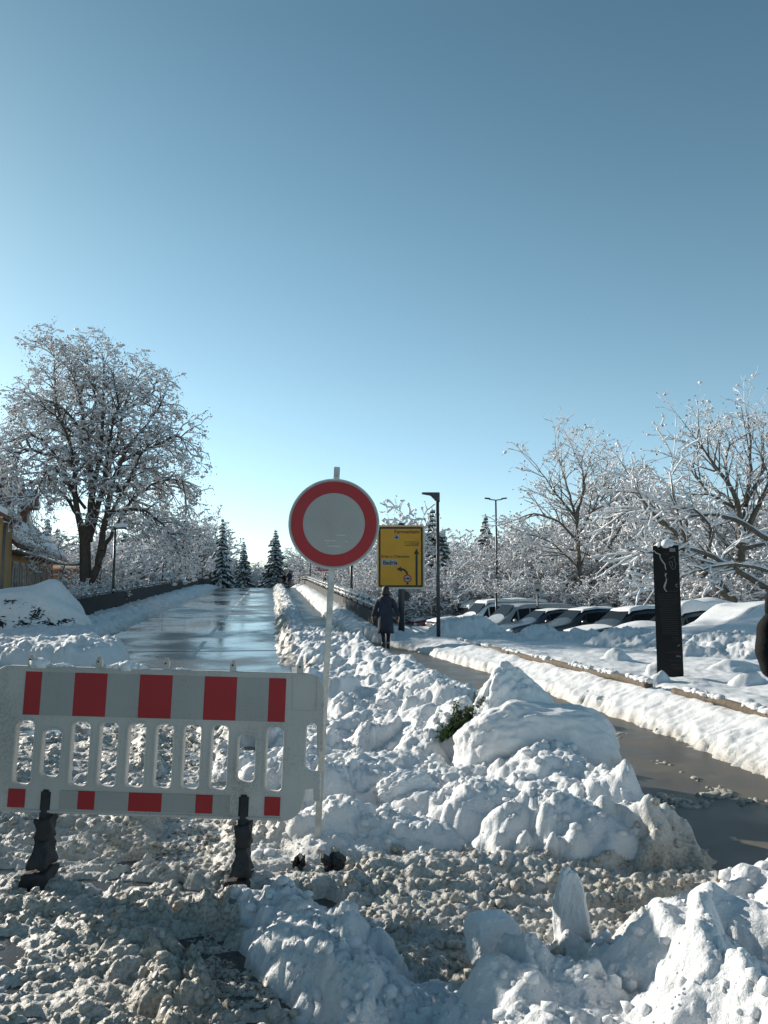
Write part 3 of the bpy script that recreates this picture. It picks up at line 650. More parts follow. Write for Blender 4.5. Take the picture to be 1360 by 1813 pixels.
PD = dict(PU, trop=[0, -.1, -.25, -.3], dens=[3.2, 3.6, 3.0], len=[0, 1.7, .8, .4])
stems_tree('leaning_tree', 'broken leaning tree with thick snow on its slanting limbs behind the information pillar', 33, (1290, 1062),
    [([(1300, 1065), (1240, 1000), (1190, 920), (1150, 880), (1118, 820)], -.5, .19, .03), ([(1215, 950), (1200, 880), (1190, 830), (1192, 780)], .7, .09, .02), ([(1360, 1040), (1300, 1000), (1240, 965), (1180, 960), (1120, 975)], -1.5, .14, .03),
     ([(1240, 1000), (1260, 930), (1230, 880), (1180, 880)], -.8, .10, .02), ([(1180, 915), (1130, 880), (1090, 900)], .6, .07, .02), ([(1360, 940), (1300, 900), (1240, 890), (1190, 910), (1150, 950)], 1, .12, .02),
     ([(1290, 1050), (1270, 1000), (1300, 950), (1340, 930)], 1, .10, .02), ([(1380, 1010), (1300, 990), (1220, 1010), (1160, 1040)], -2.0, .08, .02)], PD, 14, .042, 1.2)

# --- five kinds of shrubby snow covered tree for the woods
VAR = []
def make_var(seed, H, n, spread, PR, bs, leaf=.1):
    t = Tree(seed); t.sn = 1.1; t.base = bs; rr = random.Random(seed*3)
    for k in range(n):
        a = 2*math.pi*k/n+rr.uniform(-.4, .4); sp = spread*rr.uniform(.3, 1); h = H*rr.uniform(.72, 1.0)*(1-.25*(sp/spread)**2)
        pts = [(0.1*math.cos(a), .1*math.sin(a), -.3), (.25*sp*math.cos(a), .25*sp*math.sin(a), h*.35), (.65*sp*math.cos(a+.2), .65*sp*math.sin(a+.2), h*.72), (sp*math.cos(a+.3), sp*math.sin(a+.3), h)]
        t.stem(pts, .02*H, .02, PR, f0=.08, jit=.03)
    M = t.meshes(leaf); print('variant', seed, len(t.twig), len(t.snow)); VAR.append((M, H)); return M
PW = dict(step=[.5, .4, .34, .3], trop=[0, -.06, -.3, -.4], wig=[.04, .12, .18, .2], dens=[3.3, 3.6, 0], len=[0, 2.1, .95, .4], rad=[0, .035, .018, .01], ang=(25, 75), clump=.5, csize=.15, leaf=2, max=2)
PW['from'] = [.1, .1, .1]
make_var(101, 8, 6, 2.6, PW, .060); make_var(102, 8, 5, 2.2, dict(PW, trop=[0, .05, -.1, 0], clump=.3), .055); make_var(103, 8, 7, 3.2, dict(PW, clump=.6, trop=[0, -.2, -.5, 0]), .065)
make_var(104, 6, 8, 3.0, dict(PW, leaf=5, dens=[3.6, 3.8, 0]), .06, .10); make_var(105, 8, 4, 1.6, dict(PW, trop=[0, .1, .05, 0], ang=(20, 50), clump=.25), .05)
rw = random.Random(5)
LM = [(-60, 'above the yellow house wing'), (-20, 'over the yellow house ridge'), (20, 'over the left dormers'), (60, 'over the snow mound'), (95, 'over the brown annex'), (125, 'left of the tallest trunk'), (150, 'behind the tallest trunk'), (180, 'right of the tallest trunk'),
      (203, 'behind the snow capped lamp'), (228, 'right of the snow capped lamp'), (252, 'over the low dark shed'), (272, 'left of the nearest dark pole'), (290, 'behind the nearest dark pole'), (308, 'right of the nearest dark pole'), (328, 'behind the middle dark pole'), (343, 'right of the middle dark pole'),
      (358, 'behind the farthest dark pole'), (375, 'left of the tall left spruce'), (390, 'behind the tall left spruce'), (410, 'right of the tall left spruce'), (432, 'behind the small middle spruce'), (445, 'right of the small middle spruce'), (460, 'left of the lone spruce'), (475, 'touching the lone spruce on its left'), (495, 'under the lone spruce'), (510, 'over the distant walkers'),
      (530, 'behind the thin lamp posts'), (550, 'left of the round sign'), (567, 'over the warning triangle'), (585, 'behind the round sign pole'), (605, 'right of the round sign pole'), (625, 'behind the lamp right of the round sign'), (645, 'between the round and yellow signs'), (668, 'behind the left edge of the yellow sign'), (690, 'behind the walking person'), (712, 'behind the yellow sign post'), (735, 'at the right edge of the yellow sign'),
      (763, 'left of the near lamp'), (785, 'behind the near lamp'), (805, 'over the white van'), (830, 'over the roof of the white van'), (860, 'over the nose of the silver van'), (882, 'under the double headed lamp'), (905, 'over the dark blue grey car'), (930, 'over the silver van rear'), (952, 'behind the parking notice'), (975, 'right of the parking notice'), (1000, 'over the nose of the black estate car'), (1025, 'behind the slender bare tree'),
      (1050, 'over the black estate car'), (1075, 'behind the straight trunked tree'), (1100, 'over the grey green car'), (1130, 'left of the information pillar'), (1160, 'behind the information pillar'), (1195, 'right of the information pillar'), (1235, 'over the first snow buried car'), (1265, 'over the nearest snow buried car'), (1300, 'left of the large right hand tree'), (1340, 'behind the large right hand tree'), (1380, 'at the right edge'), (1420, 'just beyond the right edge'), (1470, 'farthest beyond the right edge')]
USED = {}
def where(px, label):
    for k in sorted(range(len(LM)), key=lambda i: abs(LM[i][0]-px)):
        s_ = label+' '+LM[k][1]
        if s_ not in USED and abs(LM[k][0]-px) < 400: USED[s_] = 1; return s_
    return label+' '+min(LM, key=lambda l: abs(l[0]-px))[1]
def wood_tree(px, top, d, v, label, group, base=None, cat='tree', name='snowy_tree'):
    p = P(px, top, d); g = -.5 if base is None else base
    M, H = VAR[v]; sc = max(.25, (p.z-g)/(H*1.03)); wx = sc*rw.uniform(.95, 1.25)
    return put_tree(name, M, (p.x, p.y, g), label, cat, group, rw.uniform(0, 6.28), (wx, wx, sc), bark=BARK2)
GR = 'snow covered trees of the wood behind the car park'
front = [(640, 975, 50, 0), (668, 960, 56, 1), (700, 1000, 46, 3), (735, 985, 48, 2), (765, 1000, 44, 3), (800, 990, 46, 1), (830, 975, 50, 0), (862, 985, 47, 3), (890, 960, 50, 2), (915, 975, 46, 0), (948, 955, 48, 3), (975, 985, 43, 1),
         (1000, 965, 46, 2), (1048, 960, 45, 0), (1100, 965, 44, 3), (1130, 940, 46, 1), (1165, 975, 42, 2), (1200, 960, 40, 0), (1235, 985, 38, 3), (1262, 960, 41, 1), (1340, 965, 38, 2), (1375, 945, 40, 0), (1420, 950, 38, 1), (1450, 930, 44, 3)]
for k, (x, y, d, v) in enumerate(front):
    wood_tree(x, y, d, v, where(x, 'rounded bushy snowy tree in front row'), 'front row of snowy trees behind the car park')
back = [(610, 985, 72, 1), (645, 950, 75, 2), (690, 945, 70, 0), (800, 955, 68, 1), (825, 950, 75, 2), (880, 950, 65, 1), (930, 925, 62, 2), (965, 915, 60, 0), (1060, 880, 58, 1), (1110, 870, 56, 4), (1140, 860, 58, 1), (1165, 865, 60, 2),
        (1230, 880, 55, 0), (1270, 870, 58, 4), (1340, 870, 52, 1), (1390, 850, 50, 2), (1000, 900, 62, 4), (1440, 870, 55, 0), (1200, 900, 55, 2)]
for x, y, d, v in back: wood_tree(x, y, d, v, where(x, 'taller frosted tree crown behind front row'), 'taller trees in the back of the wood')
wood_tree(722, 902, 58, 2, 'round topped frosted tree whose crown shows just above the yellow road sign', None, cat='tree')
left = [(205, 965, 52, 3), (235, 950, 55, 2), (265, 940, 58, 0), (290, 965, 50, 3), (300, 925, 66, 1), (330, 915, 66, 0), (352, 905, 64, 4), (372, 915, 66, 1), (385, 950, 72, 2), (120, 960, 60, 2), (90, 945, 66, 1), (180, 985, 48, 3), (225, 985, 47, 0), (345, 975, 58, 3), (320, 985, 55, 2), (270, 990, 50, 3), (250, 1000, 46, 3),
        (30, 950, 75, 0), (-30, 930, 70, 1), (150, 930, 70, 0), (200, 935, 70, 1), (240, 925, 72, 2)]
for x, y, d, v in left:
    if x > 190: d = min(112, max(d, 11.0/max(.727*(680-x)/1000-.1444, .03)))
    wood_tree(x, y, d, v, where(x, 'snowy bare tree beyond left parapet'), 'snowy trees beyond the left parapet', base=-.2)
far = [(405, 985, 95, 0), (420, 995, 110, 1), (452, 1000, 120, 2), (463, 990, 130, 4), (440, 1005, 115, 3), (475, 1000, 110, 0), (515, 985, 110, 1), (530, 975, 100, 2), (548, 970, 92, 0), (565, 965, 88, 1), (585, 965, 85, 2), (600, 960, 80, 0), (500, 1005, 120, 3), (625, 965, 78, 4)]
for x, y, d, v in far: wood_tree(x, y, d, v, where(x, 'distant frosted tree'), 'distant trees beyond the crest of the road', base=.8)
# dense row filling the wood's depth
for k in range(26):
    x = 590+k*34+rw.uniform(-12, 12); d = rw.uniform(84, 105)
    wood_tree(x, np.interp(x, [590, 700, 850, 1000, 1200, 1500], [985, 960, 965, 930, 905, 880])+rw.uniform(-10, 14), d, k % 5, where(x, 'faint snowy tree deep in the wood'), 'trees deep in the wood')
for k in range(16):
    x = -60+k*30+rw.uniform(-8, 8)
    wood_tree(x, 965+rw.uniform(-15, 15), rw.uniform(114, 128), k % 5, where(x, 'faint snowy tree deep in the left wood'), 'trees deep in the left wood')
# low shrubs under the wood
for k in range(22):
    x = 640+k*37+rw.uniform(-10, 10); d = np.interp(x, [640, 900, 1400], [44, 40, 33])
    wood_tree(x, rw.uniform(1020, 1040), d, 3, where(x, 'low snowy shrub'), 'snowy shrubs along the car park edge', cat='shrub', name='shrub')
for x, y, d, lb in ((176, 1030, 36, 'leafy shrub between the tallest trunk and the snow capped lamp'), (212, 1036, 43, 'leafy shrub at the foot of the snow capped lamp'), (140, 1034, 33.5, 'leafy shrub at the foot of the tallest trunk'), (236, 1034, 55, 'leafy shrub just right of the snow capped lamp')):
    wood_tree(x, y, d, 3, lb, 'shrubs under the tallest tree', base=-.1, cat='shrub', name='shrub')

# --- spruces
def spruce(seed, H=10.0, W=2.3, tiers=26):
    rr = random.Random(seed); nd = []; sn = []; tr = [(0, 0, -.5, 0, 0, H*.98, .18, .02)]
    nV = []; nF = []; sV = []; sF = []
    for i in range(tiers):
        f = i/tiers; z = H*(.05+.93*f); Rr = W*(1-f)**.85*rr.uniform(.8, 1.1)+.12; nb = max(4, int(11*(1-f)+3))
        for k in range(nb):
            a = 2*math.pi*(k+rr.random()*.8)/nb; L_ = Rr*rr.uniform(.65, 1.12); ca, sa = math.cos(a), math.sin(a); m = max(3, int(L_/.22)); p = Vector((0, 0, z)); droop = rr.uniform(.25, .5)
            for j in range(m):
                g = (j+1)/m; q = Vector((ca*L_*g, sa*L_*g, z+.12*g*L_-droop*L_*g**1.6)); wd = (.30*L_*(1-g*.75)+.06)*rr.uniform(.7, 1.25)
                tx, ty = -sa, ca
                # hanging fan of needles on both sides
                for sgn in (-1, 1):
                    e = q+Vector((tx*wd*sgn, ty*wd*sgn, -rr.uniform(.1, .32)*(.5+L_*.35))); b = len(nV)
                    nV += [tuple(p), tuple(q), tuple(e), tuple(p+(e-q)*.8+Vector((0, 0, -.05)))]; nF.append((b, b+1, b+2, b+3))
                if rr.random() < .86:
                    up = Vector((0, 0, .05+.03*rr.random())); b = len(sV); w2 = wd*rr.uniform(.6, 1.05)
                    l0 = p+up+Vector((tx*w2, ty*w2, -.07)); l1 = q+up+Vector((tx*w2, ty*w2, -.09)); r0_ = p+up-Vector((tx*w2, ty*w2, .07)); r1_ = q+up-Vector((tx*w2, ty*w2, .09)); c0 = p+up*2.2; c1 = q+up*2.0
                    sV += [tuple(l0), tuple(l1), tuple(c1), tuple(c0), tuple(r0_), tuple(r1_)]; sF += [(b, b+1, b+2, b+3), (b+3, b+2, b+5, b+4)]
                p = q
    V, Q = tubes(tr, 7)
    return {'trunk': mesh_np('trunk', V, [Q]), 'needles': mesh_np('needles', nV, [nF], False), 'snow': mesh_np('spruce_snow', sV, [sF], True)}
SP = [spruce(1), spruce(2, 10, 1.8, 28), spruce(3, 10, 2.8, 24)]
def put_spruce(px, top, d, v, label, base=-.5, group=None, wf=1.0):
    p = P(px, top, d); sc = (p.z-base)/10.0; M = SP[v]
    e = empty('spruce_tree', (p.x, p.y, base), rw.uniform(0, 6), label, 'spruce', group); e.scale = (sc*wf, sc*wf, sc)
    for k, nm, mat in (('trunk', 'trunk', BARK), ('needles', 'crown', NEEDLE), ('snow', 'snow', TSNOW)):
        if not M[k].materials: M[k].materials.append(mat)
        link(nm, M[k], None, e)
put_spruce(488, 934, 98, 0, 'dark pointed spruce dusted with snow standing alone at the far end of the road', 1.6, wf=1.15)
put_spruce(395, 912, 78, 2, 'tall snowy spruce right of the frosted trees at the left side of the far road', .5, wf=.62)
put_spruce(432, 955, 92, 0, 'small dark spruce between two taller spruces at the end of the road', 1.2)
put_spruce(418, 985, 100, 1, 'lowest spruce left of the far road crest', 1.2)
put_spruce(765, 893, 60, 2, 'tall snowy spruce rising just left of the street lamp top', wf=.9)
put_spruce(784, 930, 64, 0, 'shorter snowy spruce just right of the street lamp pole')
put_spruce(860, 908, 66, 1, 'dark spruce top standing under the double headed lamp', wf=1.3)
put_spruce(903, 936, 70, 2, 'small dark spruce top right of the double headed lamp')
put_spruce(85, 912, 78, 0, 'pale spruce seen between the dormers and the tallest tree')
put_spruce(102, 930, 82, 2, 'smaller spruce just left of the tallest tree trunk')
put_spruce(222, 940, 68, 2, 'shadowy spruce behind the snow capped lamp on the left')
# ------------------------------------------------------------------ barrier (2.0 m x 1.0 m plastic barrier board)
def barrier():
    dB = 4.62; S = 2.0/598.0
    a = math.atan(27/1120.)
    O = P(266, 1443, dB)                                     # bottom centre of the board
    e = empty('barrier', O, 0, 'white plastic barrier board with red and white reflective stripes standing across the slushy road', 'barrier')
    e.rotation_euler = (R(-1.5), a, R(-1.5))
    def U(zx, zy):                                           # board drawing -> local metres
        x = zx/2.1935-266; y = (1150+zy/2.1935)-1443
        xr = x*math.cos(a)+y*math.sin(a); yr = -x*math.sin(a)+y*math.cos(a)
        return xr*S, -yr*S
    zt = 1.0*.835; hw = 1.0
    slots = []
    for x0, x1, short in ((50, 132, 0), (155, 240, 1), (268, 350, 0), (378, 460, 0), (487, 567, 0), (595, 674, 0), (702, 780, 0), (810, 886, 0), (912, 992, 1), (1021, 1098, 0)):
        ym = 288+.021*(x0+x1)/2; u0, _ = U(x0+4, ym); u1, _ = U(x1-4, ym)
        _, v1 = U((x0+x1)/2, ym+(32 if short else 0)); _, v0 = U((x0+x1)/2, ym+(212 if short else 243))
        slots.append((u0, v0, u1, v1))
    uR = U(1240, 300)[0]; vTop = U(600, 100)[1]; uR2 = U(1166, 560)[0]; uL = -uR
    _, n1 = U(1170, 292); _, n0 = U(1170, 480); un = U(1172, 400)[0]; hk = U(1212, 392); _, k0 = U(1215, 580); uk = U(1203, 580)[0]; _, m1 = U(1170, 540)
    def arc(cx, cz, r, a0, a1, n=6): return [(cx+r*math.cos(R(a0+(a1-a0)*k/n)), cz+r*math.sin(R(a0+(a1-a0)*k/n))) for k in range(n+1)]
    out = []
    out += arc(uR-.10, vTop-.10, .10, 90, 0)
    out += [(uR, n1-.16), (uR-.025, n1-.165), (uR-.03, n1-.02), (uR-.045, n1), (un+.03, n1)]
    out += [(un, n1-.03), (un, n0+.03), (un+.03, n0), (uR-.02, n0), (uR-.008, n0-.012), (uR-.008, k0), (uR-.035, k0), (uR-.037, m1+.01), (uR2+.01, m1)]
    out += arc(uR2-.11, .11, .11, 0, -90)
    # left end: plain tongue that locks into the next board
    out += arc(uL+.13, .11, .11, 270, 180)
    out += [(uL+.02, n0), (uL, n0+.02)]
    out += arc(uL+.10, vTop-.10, .10, 180, 90)
    out = out[::-1]
    holes = [rrect(u0, v0, u1, v1, .035) for u0, v0, u1, v1 in slots]
    body = extruded('board', [out]+holes, .042, WHITEP, e, .005)
    # raised lips round the slots and along the rim
    for h_, (u0, v0, u1, v1) in zip(holes, slots):
        extruded('slot_rim', [rrect(u0-.010, v0-.010, u1+.010, v1+.010, .044), rrect(u0+.001, v0+.001, u1-.001, v1-.001, .034)], .052, WHITEP, body)
    rb = bmesh.new(); add_box(rb, (0, -.021, vTop-.006), (uR*2-.2, .018, .011)); add_box(rb, (0, -.022, .008), (uR2*2-.24, .016, .013)); link('rim', bm_mesh('rim', rb, bevel=.003), WHITEP, body)
    # reflective stripes of the upper row
    y = -.0235; xs = [78, 143, 272, 400, 527, 655, 780, 906, 1030, 1096]
    _, s1 = U(600, 118); _, s0 = U(600, 282)
    for i in range(9):
        u0 = U(xs[i], 200)[0]; u1 = U(xs[i+1], 200)[0]
        box('red_stripe' if i % 2 == 0 else 'white_stripe', ((u0+u1)/2, y, (s0+s1)/2), (u1-u0-.0006, .004, s1-s0), REDR if i % 2 == 0 else REFW, e)
    _, b1 = U(560, 558); _, b0 = U(560, 626)
    for x0, x1, red in ((38, 104, 1), (237, 308, 0), (308, 373, 1), (373, 503, 0), (503, 630, 1), (630, 760, 0), (760, 825, 1), (825, 890, 0), (1022, 1082, 1), (-70, -4, 1)):
        u0 = U(x0, 600)[0]; u1 = U(x1, 600)[0]
        box('red_stripe' if red else 'white_stripe', ((u0+u1)/2, y, (b0+b1)/2), (u1-u0-.0006, .004, b1-b0), REDR if red else REFW, e)
    for x, yb in ((92, 88), (360, 92), (625, 100), (887, 106), (1149, 115)):
        u, v = U(x, yb); bm = bmesh.new(); add_box(bm, (u, 0, vTop+.028), (.036, .034, .060)); add_box(bm, (u, 0, vTop+.064), (.028, .026, .014)); k = link('lamp_stub', bm_mesh('lamp_stub', bm, bevel=.005), WHITEP, e)
        cyl('bolt_hole', (u-.001, -.0172, vTop+.04), (u-.001, -.0182, vTop+.04), .006, BLK, k)
    for x, yb in ((1131, 455), (10, 432)):
        u, v = U(x, yb); cyl('rivet', (u, -.0205, v), (u, -.027, v), .011, ALU, e)
    bm = bmesh.new(); u0, v1 = U(1125, 120); u1, v0 = U(1215, 252)
    for c, s_ in ((((u0+u1)/2, -.0225, v0), (u1-u0, .004, .004)), ((u0, -.0225, (v0+v1)/2), (.004, .004, v1-v0)), ((u1, -.0225, (v0+v1)/2), (.004, .004, v1-v0))): add_box(bm, c, s_)
    link('moulded_panel', bm_mesh('moulded_panel', bm), WHITEP, e)
    # feet: black tongue and heavy recycled plate, end on, half sunk
    rr = random.Random(4)
    for x in (183, 943):
        u, _ = U(x, 600); vt = U(x, 548 if x < 500 else 562)[1]
        bm = bmesh.new(); add_box(bm, (0, 0, (vt-.10)/2), (.058, .07, vt+.10)); t_ = link('foot_tongue', bm_mesh('foot_tongue', bm, bevel=.012, seg=3), RUB, e); t_.location = (u, 0, 0)
        bm = bmesh.new(); add_box(bm, (0, 0, -.06), (.085, .11, .12)); low_ = add_box(bm, (-.01, .0, -.19), (.11, .22, .15))
        for v in low_:
            if v.co.z > -.19: v.co.x *= .55; v.co.y *= .45
        add_box(bm, (-.03, -.0, -.34), (.14, .22, .10))
        bmesh.ops.subdivide_edges(bm, edges=bm.edges[:], cuts=5, use_grid_fill=True)
        for v in bm.verts:
            q = v.co; v.co = q+Vector((math.sin(q.y*31+q.z*47), math.sin(q.x*41+q.z*23), math.sin(q.x*37+q.y*29)))*.006+Vector((rr.gauss(0, .003), rr.gauss(0, .003), rr.gauss(0, .003)))
        f_ = link('foot_plate', bm_mesh('foot_plate', bm, True), RUB, e); f_.location = (u, 0, 0); f_.rotation_euler = (0, R(-3), R(5)); f_.location.z = -.025
    # snow lying on the top rim
    rg = random.Random(8); B = []
    for x0, x1, h_ in ((98, 152, .042), (165, 262, .018), (380, 545, .034), (640, 720, .008)):
        for k in range(26):
            x = rg.uniform(x0, x1); u, _ = U(x, 90); f = 1-abs((x-(x0+x1)/2)/((x1-x0)/2))*.7; r = h_*f*rg.uniform(.5, 1.1)+.006; B.append((u, rg.uniform(-.012, .012), vTop+.002+r*.3, r))
    V, T_ = blobs(B, .8, 4); tag(link('snow_strip', mesh_np('snow_strip', V, [T_]), SNOW, e), kind='stuff')
barrier()
# ------------------------------------------------------------------ round prohibition sign
def no_entry():
    d = 5.16; b = P(563, 1468, d); top = P(597, 827, d); ln = (top-b).length; ang = math.atan2(top.x-b.x, top.z-b.z)
    e = empty('prohibition_sign', b, 0, 'round white sign with a red ring on a leaning metal pole beside the barrier', 'road sign'); e.rotation_euler = (0, ang, R(2))
    bm = bmesh.new(); add_box(bm, (0, 0, ln/2-.20), (.040, .040, ln+.40)); pole = link('pole', bm_mesh('pole', bm, bevel=.004), ALU, e)
    cyl('pole_hole', (0, -.0203, ln-.062), (0, -.0212, ln-.062), .010, SIGNW, pole)
    c = (P(591.5, 928, d)-b).length; r = .300*(158/158.6); zc = c
    yf = -.028
    extruded('disc', [circle(0, zc, r, 72)], .004, SIGNW, e).location = (0, yf, 0)
    ring = extruded('red_ring', [circle(0, zc, r*.958, 72), circle(0, zc, r*.695, 72)], .0015, REDR, e); ring.location = (0, yf-.0032, 0)
    extruded('rim', [circle(0, zc, r+.006, 72), circle(0, zc, r-.003, 72)], .012, ALU, e).location = (0, yf, 0)
    extruded('grey_face', [circle(0, zc, r*.692, 72)], .001, SIGNW, e).location = (0, yf-.003, 0)
    bm = bmesh.new()
    for u, v, wd in ((.05, -.075, .055), (-.02, -.115, .07), (.01, -.15, .09), (.09, -.115, .02), (-.035, -.13, .012)): add_box(bm, (u, yf-.0042, zc+v), (wd, .0006, .0022))
    link('scratches', bm_mesh('scratches', bm), simple('scratch', (.75, .76, .76), .5), e)
    for dz in (-.16, .16):
        bm = bmesh.new(); add_box(bm, (0, .0, zc+dz), (.085, .05, .03)); link('clamp', bm_mesh('clamp', bm, bevel=.004), ALU, e)
no_entry()
# ------------------------------------------------------------------ yellow detour sign
def yellow():
    d = 24.0; c = P(709.5, 986, d); w_ = (P(750, 986, d)-P(669, 986, d)).x; h_ = P(709, 931.5, d).z-P(709, 1041, d).z
    e = empty('detour_sign', (P(711, 1100, d).x, d, .2), 0, 'yellow rectangular detour sign with black arrows and lettering on a dark post', 'road sign')
    L_ = lambda px, py: (P(px, py, d).x-e.location.x, P(px, py, d).z-.2)
    x0, z0 = L_(669, 1041); x1, z1 = L_(750, 931.5)
    cyl('post', (0, .10, -.8), (0, .10, z1+.10), .10, DARKM, e, seg=16)
    extruded('panel', [rrect(x0, z0, x1, z1, .05)], .03, YEL, e)
    extruded('border', [rrect(x0+.03, z0+.03, x1-.03, z1-.03, .04), rrect(x0+.085, z0+.085, x1-.085, z1-.085, .03)], .003, BLK, e).location = (0, -.018, 0)
    extruded('edge_frame', [rrect(x0-.03, z0-.03, x1+.03, z1+.03, .06), rrect(x0+.005, z0+.005, x1-.005, z1-.005, .05)], .045, ALU, e)
    def tx(nm, s_, px, py, hgt, m=BLK, bold=.004): x, z = L_(px, py); return text(nm, s_, hgt*1.42, m, e, (x, -.020, z), bold=bold)
    tx('lettering', 'Fernverkehr', 698, 944.5, .115, bold=.002)
    tx('lettering', 'Prien a.Chiemsee', 675, 987.5, .088, bold=.001)
    x, z = L_(676, 1002); X2, Z2 = L_(704.5, 990); extruded('white_plate', [rrect(x, z, X2, Z2, .02)], .003, SIGNW, e).location = (0, -.018, 0)
    o = tx('lettering', 'Badria', 678, 999.5, .125); o.location.y = -.022
    cx, cz = L_(702.5, 951.5); k = extruded('round_symbol', [circle(cx, cz, .085, 24)], .003, SIGNW, e); k.location = (0, -.018, 0)
    bm = bmesh.new(); add_box(bm, (cx, -.0215, cz), (.11, .003, .026)); add_box(bm, (cx, -.0222, cz), (.026, .003, .11)); link('cross', bm_mesh('cross', bm), BLK, k)
    for (a0, a1, s_) in ((717, 728.5, '15'), (730, 741, '304')):
        q0 = L_(a0, 966.5); q1 = L_(a1, 959); extruded('route_box', [rrect(q0[0], q0[1], q1[0], q1[1], .02), rrect(q0[0]+.014, q0[1]+.014, q1[0]-.014, q1[1]-.014, .015)], .002, BLK, e).location = (0, -.018, 0)
        tx('lettering', s_, a0+(3.2 if len(s_) == 2 else 1.6), 965.4, .075, bold=0)
    # arrows
    ax, az0 = L_(737.8, 1036); _, az1 = L_(737.8, 971); ah = .10
    extruded('arrow', [[(ax-.032, az0), (ax+.032, az0), (ax+.032, az1-.18), (ax+.085, az1-.18), (ax, az1), (ax-.085, az1-.18), (ax-.032, az1-.18)]], .003, BLK, e).location = (0, -.019, 0)
    bx, bz0 = L_(721.5, 1035); _, bz1 = L_(721.5, 1016); lx, lz = L_(702, 1007.5); r_ = .20
    pts = [(bx-.03, bz0), (bx+.03, bz0), (bx+.03, lz-r_)]+[(bx-r_+(r_+.03)*math.cos(R(t)), lz-r_+(r_+.03)*math.sin(R(t))) for t in range(15, 91, 15)]+[(lx+.15, lz+.03), (lx+.15, lz+.08), (lx, lz), (lx+.15, lz-.08), (lx+.15, lz-.03), (bx-r_, lz-.03)]+[(bx-r_+(r_-.03)*math.cos(R(t)), lz-r_+(r_-.03)*math.sin(R(t))) for t in range(75, 0, -15)]+[(bx-.03, lz-r_)]
    extruded('arrow', [pts], .003, BLK, e).location = (0, -.019, 0)
    cx, cz = L_(721.5, 1024.3); rd = extruded('round_symbol', [circle(cx, cz, .125, 28)], .003, REDR, e); rd.location = (0, -.0225, 0)
    extruded('white_disc', [circle(cx, cz, .09, 28)], .003, SIGNW, rd).location = (0, -.003, 0)
    bm = bmesh.new(); add_box(bm, (cx+.015, -.0275, cz+.008), (.085, .002, .045)); add_box(bm, (cx-.045, -.0275, cz-.002), (.032, .002, .03))
    for q in (-.045, .02, .045): add_box(bm, (cx+q, -.0275, cz-.024), (.02, .002, .016))
    link('truck_symbol', bm_mesh('truck_symbol', bm), BLK, rd)
    x, z = L_(717.5, 1055); extruded('rear_disc', [circle(x, z, .16, 24)], .02, DARKM, e).location = (0, .26, 0)
    bm = bmesh.new(); add_box(bm, (x-.08, .18, z), (.25, .03, .04)); link('bracket', bm_mesh('bracket', bm), DARKM, e)
yellow()
